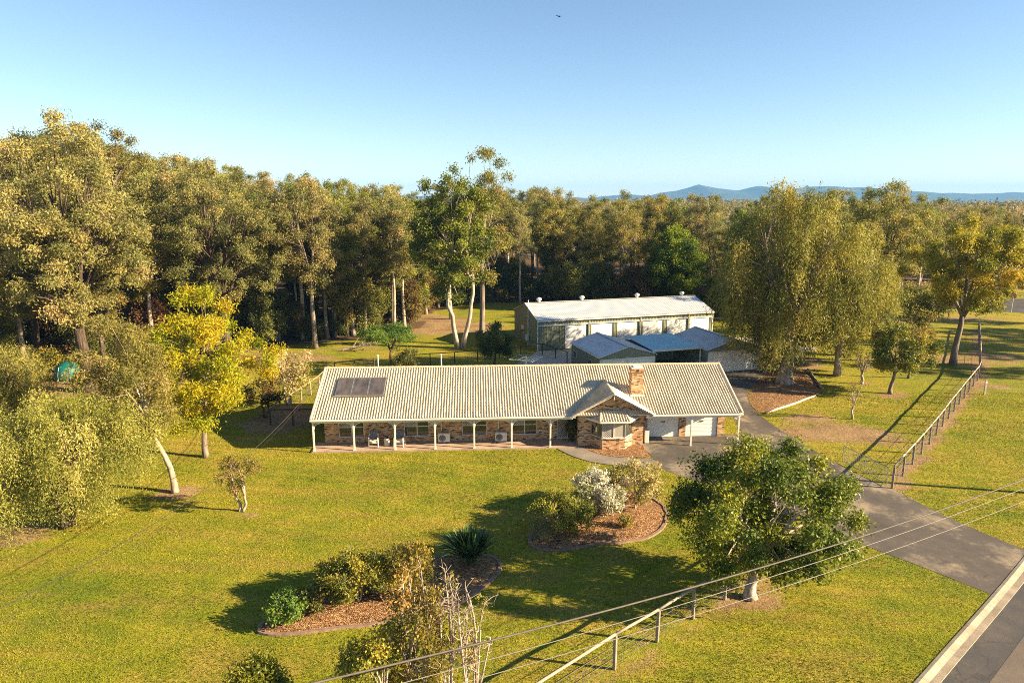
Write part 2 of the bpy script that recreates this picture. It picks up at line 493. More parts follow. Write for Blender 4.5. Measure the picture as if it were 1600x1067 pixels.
M['post'] = mat_worn('grey_fence_post', (0.17, 0.135, 0.10), (0.33, 0.27, 0.21), 4, 0.9)
M['darkrail'] = mat_worn('dark_stained_rail', (0.035, 0.028, 0.022), (0.08, 0.062, 0.05), 3, 0.8)
M['brownrail'] = mat_worn('brown_fence_timber', (0.24, 0.15, 0.09), (0.38, 0.27, 0.18), 3, 0.85)
M['galv'] = mat_worn('galvanised_steel', (0.34, 0.36, 0.37), (0.48, 0.50, 0.50), 5, 0.4, 0.6)
M['wire'] = mat_worn('fence_wire', (0.22, 0.20, 0.18), (0.34, 0.31, 0.28), 5, 0.5, 0.5)
M['cable'] = mat_worn('grey_cable_sheath', (0.07, 0.06, 0.052), (0.13, 0.11, 0.098), 6, 0.7)
M['cable_dark'] = mat_worn('dark_cable', (0.03, 0.025, 0.02), (0.06, 0.05, 0.045), 6, 0.7)
M['cable_pale'] = mat_worn('aluminium_cable', (0.14, 0.125, 0.11), (0.22, 0.2, 0.18), 6, 0.5)
M['solar'] = mat_worn('solar_collector_glass', (0.045, 0.04, 0.04), (0.13, 0.11, 0.105), 1.1, 0.16, 0.0, 0.7, stretch=(2, 1, 1))
M['wicker'] = mat_worn('grey_wicker', (0.10, 0.10, 0.115), (0.20, 0.20, 0.21), 25, 0.7)
M['cushion'] = mat_worn('cream_cushion', (0.60, 0.52, 0.40), (0.70, 0.62, 0.50), 4, 0.9)
M['drum'] = mat_worn('cream_ceramic', (0.50, 0.46, 0.38), (0.60, 0.56, 0.48), 4, 0.4)
M['ac'] = mat_worn('ac_casing', (0.60, 0.58, 0.53), (0.70, 0.68, 0.63), 3, 0.45)
M['grille'] = mat_worn('fan_grille', (0.09, 0.085, 0.08), (0.17, 0.16, 0.15), 8, 0.5)
M['sign_red'] = mat_worn('sign_red', (0.45, 0.02, 0.03), (0.55, 0.03, 0.05), 3, 0.5)
M['sign_white'] = mat_worn('sign_white', (0.70, 0.68, 0.66), (0.80, 0.79, 0.78), 3, 0.5)
M['teal'] = mat_worn('teal_plastic', (0.0, 0.09, 0.08), (0.01, 0.14, 0.12), 2, 0.5)
M['red_cloth'] = mat_worn('red_plastic', (0.45, 0.08, 0.06), (0.55, 0.16, 0.10), 2, 0.6)
M['edging'] = mat_worn('bed_edging', (0.13, 0.08, 0.055), (0.30, 0.20, 0.13), 2.5, 0.9, stretch=(2, 2, 2))
M['log'] = mat_worn('pale_log', (0.40, 0.33, 0.25), (0.56, 0.49, 0.40), 3, 0.85)
M['far_wall'] = mat_worn('far_house_render', (0.55, 0.50, 0.45), (0.68, 0.64, 0.60), 0.6, 0.8)
M['far_roof'] = mat_worn('far_house_roof', (0.50, 0.50, 0.52), (0.66, 0.66, 0.66), 0.6, 0.5)
M['far_roof_blue'] = mat_worn('far_house_roof_grey', (0.26, 0.30, 0.36), (0.38, 0.42, 0.48), 0.6, 0.5)

# ------------------------------------------------------------------ ground, hills, paving
UPPER_FENCE = [(22.9, 38.5), (29.0, 45.3), (37.0, 54.6), (45.6, 64.5), (54.4, 77.7), (62.5, 90.0)]
LOWER_FENCE = [(-1.6, 17.6), (3.79, 22.3), (5.7, 23.9), (7.5, 25.4), (9.25, 26.8), (11.1, 28.3), (12.9, 29.8), (14.6, 31.3), (16.2, 32.8)]

def in_poly(x, y, poly):
    c = np.zeros(x.shape, bool); n = len(poly)
    for i in range(n):
        x1, y1 = poly[i]; x2, y2 = poly[(i + 1) % n]
        if y1 == y2: continue
        hit = ((y1 > y) != (y2 > y)) & (x < (x2 - x1) * (y - y1) / (y2 - y1) + x1)
        c ^= hit
    return c

def seg_dist(x, y, a, b):
    ax, ay = a; bx, by = b; dx, dy = bx - ax, by - ay
    t = np.clip(((x - ax) * dx + (y - ay) * dy) / (dx * dx + dy * dy), 0, 1)
    return np.hypot(x - ax - t * dx, y - ay - t * dy)

WOOD = [(-300, 64), (-60, 57), (-46, 62), (-36, 70), (-27, 80), (-17, 84), (-12, 92), (-14, 101), (-9, 112), (3, 116), (12, 104), (30, 96), (38, 100), (44, 122), (54, 130), (130, 132), (300, 138), (500, 700), (-700, 700)]
def soil_at(x, y):
    soil = np.zeros(x.shape)
    blobs = [(1300, 676, 4.6, 1.9, .95), (1262, 655, 2.2, 1.5, .75), (1372, 690, 2.5, 1.2, .6), (376, 801, .9, .7, .8), (272, 771, 1.3, .9, .9), (1390, 617, 1.8, 1.3, .75),
             (1345, 600, 1.2, .9, .7), (1172, 937, 1.5, 1.0, .8), (1010, 1010, 1.6, .8, .4), (5, 835, 2.6, 1.6, .8), (440, 655, 2.6, 4, .8), (1205, 565, 5.0, 4.0, .9), (1335, 656, .5, .4, .6),
             (1470, 560, 8, 4, .5), (1545, 560, 8, 4, .48), (680, 512, 9, 5, .85), (640, 500, 9, 5, .8), (560, 545, 6, 2, .4), (1380, 500, 10, 4, .48), (1480, 498, 12, 3, .5), (420, 560, 8, 3, .7), (130, 590, 14, 7, .75), (1540, 605, 3.2, 1.0, .7), (90, 560, 12, 4, .55)]
    for px, py, rx, ry, s in blobs:
        bx, by = G(px, py); d = np.sqrt(((x - bx) / rx) ** 2 + ((y - by) / ry) ** 2)
        soil = np.maximum(soil, s * np.clip(1.5 - d, 0, 1))
    for line, s, w in ((UPPER_FENCE, .8, .62), (LOWER_FENCE, .72, .5)):
        for a, b in zip(line[:-1], line[1:]):
            soil = np.maximum(soil, s * np.clip(1.35 - seg_dist(x, y, a, b) / w, 0, 1))
    return soil
def make_ground():
    fx = np.arange(-100, 121, 1.5); fy = np.arange(6, 161, 1.2)
    grow = 1 + np.cumsum(1.22 ** np.arange(30)) * 1.6
    grow = grow[grow < 6900]
    xs = np.concatenate([-100 - grow[::-1], fx, 120 + grow]); ys = np.concatenate([6 - grow[grow < 900][::-1], fy, 160 + grow])
    X, Y = np.meshgrid(xs, ys)
    Z = far_rise(X, Y)
    Z = np.where(Y > 3000, Z - (Y - 3000) * 0.001, Z)
    nx, ny = len(xs), len(ys)
    verts = np.stack([X, Y, Z], -1).reshape(-1, 3)
    i = np.arange(nx * ny).reshape(ny, nx)
    q = np.stack([i[:-1, :-1], i[:-1, 1:], i[1:, 1:], i[1:, :-1]], -1).reshape(-1, 4)
    me = np_mesh('ground', verts, q, None, M['ground'])
    x, y = X.ravel(), Y.ravel()
    soil = soil_at(x, y)
    litter = in_poly(x, y, WOOD).astype(float)
    for nm, arr in (('soil', soil), ('litter', litter)):
        a = me.attributes.new(nm, 'FLOAT', 'POINT'); a.data.foreach_set('value', arr.astype(np.float32))
    o = link('ground', me); o['kind'] = 'structure'
    return o
make_ground()

def make_hills():
    m, nt, out = nodes_of('far_forest_slopes')
    n = tex_noise(nt, geo_pos(nt), 0.012, 5, 0.65)
    principled(nt, out, ramp(nt, n, [(0.35, (0.035, 0.05, 0.03)), (0.65, (0.075, 0.085, 0.045))]), 0.95, 0, 0.1, n, 0.5, 20)
    prof = [(-9000, 60), (-5000, 90), (-2500, 60), (-900, 50), (-300, 30), (150, 32), (330, 26), (620, 36), (900, 56), (1080, 50), (1300, 82), (1400, 104), (1480, 128), (1540, 116), (1640, 94), (1800, 88), (1960, 116), (2140, 96), (2320, 104), (2500, 116), (2700, 105), (2950, 100), (3200, 78), (3550, 62), (3900, 66), (4500, 90), (6500, 110), (9000, 60)]
    px = np.array([p[0] for p in prof]); pz = np.array([p[1] for p in prof])
    xs = np.linspace(-7200, 7200, 560); rows = [(4700, -0.06), (4900, .25), (5150, .55), (5400, .86), (5550, 1.0), (5700, .8), (6100, .4), (6600, 0)]
    rng = np.random.RandomState(5)
    top = np.interp(xs, px, pz) * 1.12 + 2.5 * np.sin(xs / 61.0) + 2.0 * np.sin(xs / 37.0 + 1)
    V = []
    for y, f in rows:
        wob = 6 * np.sin(xs / (90 + y / 50.0) + y) * (1 if 0 < f < 1 else 0)
        V.append(np.stack([xs, np.full_like(xs, y), top * f + wob * f - 4], -1))
    V = np.concatenate(V); n1 = len(xs); i = np.arange(len(V)).reshape(len(rows), n1)
    q = np.stack([i[:-1, :-1], i[:-1, 1:], i[1:, 1:], i[1:, :-1]], -1).reshape(-1, 4)
    me = np_mesh('hills', V, q, None, m)
    for p in me.polygons: p.use_smooth = True
    o = link('hills', me); o['kind'] = 'structure'
make_hills()

KERB = spline([(-22, -9), (-8, 2.5), (4, 12.7), (14.5, 21.6), (24.9, 30.4), (36, 40.6), (52, 57.5), (72, 82), (92, 106)], 6, False)
def offset_line(pts, d):
    out = []
    for i, p in enumerate(pts):
        a = Vector(pts[max(i - 1, 0)]); b = Vector(pts[min(i + 1, len(pts) - 1)]); t = (b - a).normalized()
        q = Vector(p) + Vector((t.y, -t.x)) * d; out.append((q.x, q.y))
    return out
road_o = sheet('road', offset_line(KERB, 0.5) + offset_line(KERB, 8.4)[::-1], 0.008, M['road'])
sheet('road_worn_lane', offset_line(KERB, 1.75)[4:40] + offset_line(KERB, 6.8)[4:40][::-1], 0.014, M['road_old'], None, parent=road_o)
def make_kerb():
    prof = [(-0.02, 0.0), (0.0, 0.035), (0.13, 0.075), (0.30, 0.032), (0.36, 0.02), (0.62, 0.024), (0.63, 0.0)]
    seg = 2.4; pts = [Vector(p) for p in KERB]
    # resample the kerb line into cast lengths with open joints
    acc = [0.0]
    for a, b in zip(pts[:-1], pts[1:]): acc.append(acc[-1] + (b - a).length)
    def at(s):
        s = min(max(s, 0), acc[-1] - 1e-4)
        k = max(i for i in range(len(acc)) if acc[i] <= s); k = min(k, len(pts) - 2)
        t = (s - acc[k]) / (acc[k + 1] - acc[k]); d = (pts[k + 1] - pts[k]).normalized()
        return pts[k].lerp(pts[k + 1], t), d
    root = None; s = 0.0; i = 0
    root = bpy.data.objects.new('kerb', None); C.objects.link(root); root['kind'] = 'structure'
    while s < acc[-1] - seg:
        mb = MB(); st = []
        for ss in (s + 0.006, s + seg - 0.006):
            p, d = at(ss); n = Vector((d.y, -d.x))
            st.append([(p.x + n.x * a, p.y + n.y * a, z) for a, z in prof])
        k = len(prof)
        mb.add(st[0] + st[1], [(j, j + 1, j + 1 + k, j + k) for j in range(k - 1)] + [tuple(range(k)), tuple(range(2 * k - 1, k - 1, -1))])
        mb.f = [f for f in mb.f if f != (4, 5, 5 + k, 4 + k)]
        ks = mb.build('kerb_stone', M['concrete'], root)
        g = MB(); g.add([st[0][4], st[0][5], st[1][5], st[1][4]], [(0, 1, 2, 3)]); g.build('gutter', M['gutter'], ks)
        s += seg
make_kerb()

drive_px = [(1560, 932), (1545, 927), (1540, 925), (1450, 889), (1350, 851), (1250, 806), (1150, 771), (1090, 752), (1046, 737), (1031, 728), (1016, 711), (1004, 696), (1003, 680), (1139, 678), (1152, 681), (1159, 676), (1150, 660), (1140, 640), (1128, 612), (1108, 590), (1100, 583),
            (1140, 578), (1184, 572), (1199, 578), (1196, 588), (1175, 604), (1168, 616), (1174, 634), (1198, 657), (1250, 691), (1330, 736), (1400, 767), (1470, 803), (1540, 834), (1590, 854), (1598, 857), (1612, 862)]
sheet('driveway', spline([G(*p) for p in drive_px], 3), 0.012, M['drive'])
sheet('footpath', spline([G(*p) for p in [(866, 697), (887, 709.5), (914, 719.5), (944, 725.5), (982, 729), (1031, 730), (1017, 717.6), (977, 716), (946, 712.5), (921, 705), (906, 697), (886, 692.5)]], 4), 0.0, M['path'], thick=0.045)
sheet('concrete_pad', [(2.9, 76.5), (0.2, 69.5), (5.5, 69.5), (16.5, 73.2), (24.3, 75.0), (31, 73.0), (36, 78), (33, 86), (25.2, 83.4)], 0.008, M['pad'])
sheet('back_road', [(54, 112), (74, 106.5), (80, 102.5), (92, 94), (140, 92), (260, 95), (260, 119), (54, 119)], 0.008, M['road'])

def mound(name, outline, h, mat, edging=None, seed=0):
    """a mulched bed: raised in the middle, with an edging strip round it"""
    rng = random.Random(seed)
    n = len(outline); cx = sum(p[0] for p in outline) / n; cy = sum(p[1] for p in outline) / n
    V = []; Fc = []; rings = 7
    for r in range(rings):
        f = 1 - r / rings
        for x, y in outline:
            V.append((cx + (x - cx) * f, cy + (y - cy) * f, 0.02 + h * (1 - f ** 2.2) + (rng.uniform(-.03, .03) if r else 0)))
    V.append((cx, cy, 0.02 + h))
    for r in range(rings - 1):
        for k in range(n):
            Fc.append((r * n + k, r * n + (k + 1) % n, (r + 1) * n + (k + 1) % n, (r + 1) * n + k))
    for k in range(n): Fc.append(((rings - 1) * n + k, (rings - 1) * n + (k + 1) % n, len(V) - 1))
    mb = MB(); mb.v = V; mb.f = Fc
    o = mb.build(name, mat, None, smooth=True); o['kind'] = 'structure'
    outline = [(x + rng.uniform(-.05, .05), y + rng.uniform(-.05, .05)) for x, y in outline]
    if edging: sweep_rect('bed_edging', outline, 0.2, 0.08, 0.0, edging, True, o)
    return o
BED_A = spline([(-10.3, 24.9), (-9.4, 24.3), (-7.3, 24.7), (-5.3, 25.1), (-2.9, 26.0), (-1.2, 27.8), (-0.6, 29.4), (-1.1, 30.5), (-3.1, 30.6), (-4.9, 29.5), (-7.0, 28.4), (-9.2, 26.9)], 4)
BED_B = spline([(1.0, 32.6), (1.1, 31.4), (2.2, 31.0), (4.2, 31.6), (6.6, 32.1), (7.8, 33.2), (8.5, 34.7), (8.5, 36.3), (7.4, 37.9), (4.9, 37.4), (2.5, 35.3)], 4)
mound('garden_bed', BED_A, 0.16, M['mulch'], M['edging'], 1)
mound('garden_bed', BED_B, 0.16, M['mulch'], M['edging'], 2)
mound('garden_bed', spline([G(*p) for p in [(1169, 616), (1180, 640), (1200, 645), (1240, 632), (1273, 621), (1283, 608), (1264, 582), (1224, 578), (1197, 586)]], 4), 0.12, M['mulch'], None, 3)
sheet('mulch_strip', spline([G(*p) for p in [(908, 696.5), (921, 704.5), (946, 712), (977, 715.5), (1014, 716.5), (1003, 697), (985, 690), (930, 688)]], 3), 0.0, M['mulch'], thick=0.05)

# ------------------------------------------------------------------ the house
def tile_sheet(name, parent, org, u, v, width, length, mat, vmin=None, vmax=None, period=0.185, amp=0.031, course=0.345, ns=6, step=0.028):
    """a tiled slope: rolls across the eave, laps up the slope; vmin/vmax trim it to valleys and hips"""
    org, u, v = Vector(org), Vector(u).normalized(), Vector(v).normalized()
    n = u.cross(v)
    if n.z < 0: n = -n
    cols = max(2, int(round(width / period * ns)) + 1)
    s = np.linspace(0, width, cols)
    ph = s / period * 2 * np.pi
    hz = amp * (np.cos(ph) + 0.35 * np.cos(2 * ph))
    lo = np.array([vmin(x) if vmin else 0.0 for x in s]); hi = np.array([vmax(x) if vmax else length for x in s])
    nc = int(math.ceil(length / course)); rows = []
    rs = np.random.RandomState(len(name) + nc)
    for k in range(nc):
        t0 = k * course - 0.0; t1 = min((k + 1) * course, length)
        jit = rs.uniform(-0.004, 0.004, cols // ns + 2)[(np.arange(cols) // ns)]
        rows.append((np.full(cols, t0), hz + step + jit)); rows.append((np.full(cols, t1), hz + jit * 0.4))
    V = []
    U = np.array(u); W = np.array(v); NN = np.array(n); O = np.array(org)
    for t, h in rows:
        tt = np.clip(t, lo, np.maximum(hi, lo))
        V.append(O + s[:, None] * U + tt[:, None] * W + h[:, None] * NN)
    V = np.concatenate(V); m = len(rows)
    i = np.arange(m * cols).reshape(m, cols)
    q = np.stack([i[:-1, :-1], i[:-1, 1:], i[1:, 1:], i[1:, :-1]], -1)
    tt = np.array([np.clip(t, lo, np.maximum(hi, lo)) for t, h in rows])
    keep = ((tt[1:, :-1] - tt[:-1, :-1]) + (tt[1:, 1:] - tt[:-1, 1:]) > 1e-5)
    step_rows = np.zeros(keep.shape, bool); step_rows[1::2, :] = True
    inside = (tt[1:, :-1] < hi[None, :-1] - 1e-6) & (tt[1:, :-1] > lo[None, :-1] + 1e-6)
    keep |= step_rows & inside
    q = q[keep]
    o = link(name, np_mesh(name, V, q.reshape(-1, 4), None, mat), None, parent)
    o['kind'] = 'stuff'
    return o

def wall_boxes(mb, x0, x1, y0, y1, z0, z1, holes):
    """a straight wall along x as boxes left standing round its openings"""
    x = x0
    for a, b, za, zb in sorted(holes):
        if a > x: mb.box(x, a, y0, y1, z0, z1)
        if za > z0: mb.box(a, b, y0, y1, z0, za)
        if zb < z1: mb.box(a, b, y0, y1, zb, z1)
        x = b
    if x < x1: mb.box(x, x1, y0, y1, z0, z1)
    return mb

HX, HY, HR = -13.7, 44.3, R(2.9)
house = thing('brick_house', 'long low brick house with cream tiled roof and front veranda', 'house', (HX, HY, 0), HR)
def HP(x, y, z=0):
    c, s = math.cos(HR), math.sin(HR)
    return (HX + c * x - s * y, HY + s * x + c * y, z)

LEN = 29.9; RID = 5.2; EZ = 2.40; RZ = 4.70
WIN = [(1.46, 3.3, .45, 2.12), (6.1, 7.9, .45, 2.12), (10.2, 12.0, .45, 2.12), (13.8, 15.6, .45, 2.12)]
DOOR = (17.05, 17.85, .1, 2.15)
mb = MB(); wall_boxes(mb, .5, 18.4, 1.8, 2.02, 0, 2.42, WIN + [DOOR]); mb.build('wall', M['brick'], house)
GD = [(23.7, 26.05, 0, 2.12), (26.55, 28.9, 0, 2.12)]
mb = MB(); wall_boxes(mb, 23.0, 29.4, 2.0, 2.22, 0, 2.42, GD); mb.build('wall', M['brick'], house)
mb = MB(); mb.box(.5, 29.4, 9.7, 9.9, 0, 2.42); mb.build('wall', M['brick'], house)
for x0, x1, ya in ((.5, .72, 2.022), (29.18, 29.4, 2.222)):      # gable ends
    mb = MB()
    prof = [(ya, 0), (9.698, 0), (9.698, 2.55), (5.2, 4.5), (ya, 3.02)]
    n = len(prof); mb.add([(x0, y, z) for y, z in prof] + [(x1, y, z) for y, z in prof], [tuple(range(n)), tuple(range(2 * n - 1, n - 1, -1))] + [(i, (i + 1) % n, (i + 1) % n + n, i + n) for i in range(n)])
    mb.build('wall', M['brick_side'], house)
# projecting room with a gable
mb = MB(); wall_boxes(mb, 18.4, 23.0, .4, .62, 0, 2.42, [(19.32, 22.18, .0, 2.2)])
mb.add([(18.4, .402, 2.422), (23.0, .402, 2.422), (20.72, .402, 3.78), (18.4, .6, 2.422), (23.0, .6, 2.422), (20.72, .6, 3.78)], [(0, 1, 2), (5, 4, 3), (0, 3, 4, 1), (1, 4, 5, 2), (2, 5, 3, 0)])
mb.build('wall', M['brick'], house)
for x0, y1 in ((18.4, 1.798), (22.78, 1.998)):
    mb = MB(); mb.box(x0, x0 + .22, .622, y1, 0, 2.42); mb.build('wall', M['brick_side'], house)
# roof slopes
SL = math.hypot(RID, RZ - EZ)
roof = link('roof', None, None, house)
m_roof = MB()   # sarking deck below the tiles
th = .05
for sgn in (0, 1):
    y0 = 0.05 if not sgn else 10.35
    a = (0.05, y0, EZ - .03); b = (LEN - .05, y0, EZ - .03); c = (LEN - .05, RID, RZ - .03); d = (0.05, RID, RZ - .03)
    m_roof.add([a, b, c, d] + [(p[0], p[1], p[2] - th) for p in (a, b, c, d)], [(0, 1, 2, 3), (7, 6, 5, 4), (0, 4, 5, 1), (1, 5, 6, 2), (2, 6, 7, 3), (3, 7, 4, 0)])
bpy.data.objects.remove(roof)
roof = m_roof.build('roof', M['white'], house)
tile_sheet('roof_tiles', roof, (0, -.03, EZ), (1, 0, 0), (0, RID, RZ - EZ), LEN, SL + .02, M['tile'])
tile_sheet('roof_tiles', roof, (0, 10.43, EZ), (1, 0, 0), (0, -RID, RZ - EZ), LEN, SL + .02, M['tile'], ns=3)
GX0, GX1, GXR, GZ = 17.85, 23.6, 20.72, 3.95
gl = math.hypot(GXR - GX0, GZ - EZ); gr = math.hypot(GX1 - GXR, GZ - EZ)
k_main = (RZ - EZ) / RID
tile_sheet('roof_tiles', roof, (GX0, -.3, EZ + .02), (0, 1, 0), (GXR - GX0, 0, GZ - EZ), 3.95, gl, M['tile'], vmin=lambda s: max(0, (k_main * (s - .3) - .05) / (GZ - EZ) * gl))
tile_sheet('roof_tiles', roof, (GX1, -.3, EZ + .02), (0, 1, 0), (GXR - GX1, 0, GZ - EZ), 3.95, gr, M['tile'], vmin=lambda s: max(0, (k_main * (s - .3) - .05) / (GZ - EZ) * gr))
# ridge and verge caps
def caps(name, a, b, r, mat, parent, seg=.42, flat=.75):
    a, b = Vector(a), Vector(b); L = (b - a).length; d = (b - a) / L
    side = d.cross(Vector((0, 0, 1))).normalized(); up = side.cross(d)
    mb = MB(); n = max(1, int(L / seg))
    for k in range(n):
        p0 = a + d * (L * k / n + .004); p1 = a + d * (L * (k + 1) / n + .02)
        V = []
        for p, rr in ((p0, r * .9), (p1, r * 1.06)):
            for j in range(7):
                an = math.pi * j / 6
                V.append(p + side * (math.cos(an) * rr) + up * (math.sin(an) * rr * flat))
        mb.add(V, [(j, j + 1, j + 8, j + 7) for j in range(6)] + [tuple(range(7))[::-1], tuple(range(7, 14))])
    return mb.build(name, mat, parent)
caps('ridge_cap', (-.02, RID, RZ), (LEN + .02, RID, RZ), .15, M['cap'], roof)
caps('ridge_cap', (GXR, -.32, GZ + .01), (GXR, 3.45, GZ + .01), .13, M['cap'], roof)
for x in (.03, LEN - .03):
    caps('verge_cap', (x, -.05, EZ + .03), (x, RID, RZ + .03), .10, M['verge'] if x > 1 else M['cap'], roof, .345)
    caps('verge_cap', (x, 10.45, EZ + .03), (x, RID, RZ + .03), .10, M['verge'], roof, .345)
caps('verge_cap', (GX0, -.3, EZ + .05), (GXR, -.3, GZ + .04), .12, M['cap'], roof, .36)
caps('verge_cap', (GX1, -.3, EZ + .05), (GXR, -.3, GZ + .04), .12, M['white'], roof, .36)
mb = MB(); mb.bar((GX0 - .05, -.26, EZ - .06), (GXR, -.26, GZ - .07), .03, .16, (0, 1, 0)); mb.build('barge_board', M['white'], roof)
mb = MB(); mb.bar((GX1 + .05, -.26, EZ - .06), (GXR, -.26, GZ - .07), .03, .16, (0, 1, 0)); mb.build('barge_board', M['white'], roof)
mb = MB(); mb.bar((GXR, -.34, GZ - .35), (GXR, -.34, GZ + .45), .05, .05); mb.build('finial', M['white'], roof)
for x in (-.012, LEN - .02):
    mb = MB()
    for y in (0.0, 10.4): mb.bar((x + .016, y, EZ - .09), (x + .016, RID, RZ - .09), .035, .16, (1, 0, 0))
    mb.build('barge_board', M['white'], roof)
for x0, x1 in ((-.03, GX0 + .1), (GX1 - .1, LEN + .03)):
    mb = MB(); mb.box(x0, x1, -.13, -.02, EZ - .12, EZ - .005); mb.build('gutter', M['white'], roof, .015)
mb = MB(); mb.box(-.03, LEN + .03, 10.43, 10.53, EZ - .12, EZ - .01); mb.build('gutter', M['white'], roof, .015)
mb = MB(); mb.box(.02, GX0 + .3, -.015, 1.797, EZ - .16, EZ - .13); mb.build('soffit', M['white'], house)
mb = MB(); mb.box(GX1 - .5, LEN - .02, -.015, 1.997, EZ - .16, EZ - .13); mb.build('soffit', M['white'], house)
mb = MB(); mb.box(.05, GX0 + .1, .09, .2, EZ - .30, EZ - .163); mb.build('veranda_beam', M['white'], house)
mb = MB(); mb.box(GX1 - .5, LEN - .05, .09, .2, EZ - .30, EZ - .163); mb.build('veranda_beam', M['white'], house)
# posts with Y brackets
for x in (.12, 2.85, 5.65, 8.4, 11.1, 13.7, 16.4, 26.35, 29.72):
    z0 = .1 if x < 18 else .0
    mb = MB(); mb.box(x - .055, x + .055, .09, .2, z0, EZ - .302)
    p = mb.build('post', M['white'], house, .008)
    for sg in (-1, 1):
        if (x < .5 and sg < 0) or (x > 29 and sg > 0): continue
        mb = MB(); pts = []
        for k in range(7):
            t = k / 6; a = t * math.pi / 2
            pts.append((x + sg * (.06 + .40 * (1 - math.cos(a))), .145, EZ - .74 + .42 * math.sin(a)))
        for a, b in zip(pts[:-1], pts[1:]): mb.bar(a, b, .045, .06, (0, 1, 0))
        mb.bar((x + sg * .06, .145, EZ - .42), (x + sg * .2, .145, EZ - .33), .03, .05, (0, 1, 0))
        mb.build('bracket', M['white'], p)
    mb = MB(); mb.box(x - .075, x + .075, .07, .22, z0 + .001, z0 + .06); mb.build('post_base', M['white'], p)
# veranda floor
mb = MB(); mb.box(-.05, 18.39, .02, 1.795, 0, .1); mb.build('veranda_floor', M['slab'], house)
# windows
def window(x0, x1, z0, z1, y, screen='left'):
    mb = MB(); f = .05; xm = (x0 + x1) / 2 + .02; zm = z0 + (z1 - z0) * .44
    mb.box(x0, x0 + f, y, y + .07, z0, z1); mb.box(x1 - f, x1, y, y + .07, z0, z1)
    mb.box(x0 + f, x1 - f, y + .001, y + .069, z0, z0 + f); mb.box(x0 + f, x1 - f, y + .001, y + .069, z1 - f, z1)
    mb.box(xm - .025, xm + .025, y + .002, y + .068, z0 + f, z1 - f)
    mb.box(x0 + f, xm - .025, y + .003, y + .067, zm - .025, zm + .025); mb.box(xm + .025, x1 - f, y + .003, y + .067, zm - .025, zm + .025)
    w = mb.build('window', M['alu'], house)
    for a, b in ((x0 + f, xm - .025), (xm + .025, x1 - f)):
        for c, d in ((z0 + f, zm - .025), (zm + .025, z1 - f)):
            sc = (c > zm and ((a < xm) == (screen == 'left')))
            mb = MB(); mb.box(a, b, y + .03, y + .04, c, d); mb.build('screen' if sc else 'pane', M['screen'] if sc else M['glass'], w)
    mb = MB(); mb.box(x0 - .06, x1 + .06, y - .09, y + .1, z0 - .085, z0 - .004); mb.build('sill', M['brick'], w)
    return w
for x0, x1, z0, z1 in WIN: window(x0 + .01, x1 - .01, z0, z1, 1.86)
# front door
mb = MB(); x0, x1, z0, z1 = DOOR
mb.box(x0 + .01, x0 + .06, 1.85, 1.93, z0 + .001, z1); mb.box(x1 - .06, x1 - .01, 1.85, 1.93, z0 + .001, z1); mb.box(x0 + .06, x1 - .06, 1.851, 1.929, z1 - .05, z1); mb.box(x0 + .06, x1 - .06, 1.851, 1.929, z0 + .001, z0 + .06)
door = mb.build('door', M['alu'], house)
mb = MB(); mb.box(x0 + .06, x1 - .06, 1.88, 1.895, z0 + .06, z1 - .05); mb.build('screen', M['screen'], door)
mb = MB(); mb.box(x1 - .12, x1 - .09, 1.83, 1.86, 1.05, 1.2); mb.build('handle', M['galv'], door)
# garage doors: ribbed curtains
for x0, x1, z0, z1 in GD:
    zs = np.arange(0, z1 - .01, .035); ys = 2.1 + .012 * np.sin(zs / .105 * 2 * np.pi)
    mb = MB(); n = len(zs)
    mb.add([(x0 + .02, y, z + .02) for y, z in zip(ys, zs)] + [(x1 - .02, y, z + .02) for y, z in zip(ys, zs)], [(i, i + n, i + n + 1, i + 1) for i in range(n - 1)])
    g = mb.build('garage_door', M['door_white'], house)
    mb = MB(); xm = (x0 + x1) / 2; mb.box(xm - .14, xm + .14, 2.06, 2.1, 1.12, 1.19); mb.build('handle', M['dark'], g)
# bay window
A, B, Cc, D = (19.3, .398), (19.95, -.4), (21.55, -.4), (22.2, .398)
def quad_wall(mb, p, q, z0, z1, t=.12):
    d = Vector((q[0] - p[0], q[1] - p[1])).normalized(); n = Vector((-d.y, d.x)) * t
    P = [(p[0], p[1]), (q[0], q[1]), (q[0] + n.x, q[1] + n.y), (p[0] + n.x, p[1] + n.y)]
    mb.add([(x, y, z0) for x, y in P] + [(x, y, z1) for x, y in P], [(3, 2, 1, 0), (4, 5, 6, 7), (0, 1, 5, 4), (1, 2, 6, 5), (2, 3, 7, 6), (3, 0, 4, 7)])
mb = MB()
for p, q in ((A, B), (B, Cc), (Cc, D)): quad_wall(mb, p, q, 0, .78)
bay = mb.build('bay', M['brick'], house)
mb = MB(); mb.add([(19.22, .36, .782), (19.9, -.46, .782), (21.6, -.46, .782), (22.28, .36, .782), (19.22, .36, .84), (19.9, -.46, .84), (21.6, -.46, .84), (22.28, .36, .84)], [(0, 1, 2, 3), (7, 6, 5, 4), (0, 4, 5, 1), (1, 5, 6, 2), (2, 6, 7, 3)])
mb.build('sill', M['brick'], bay)
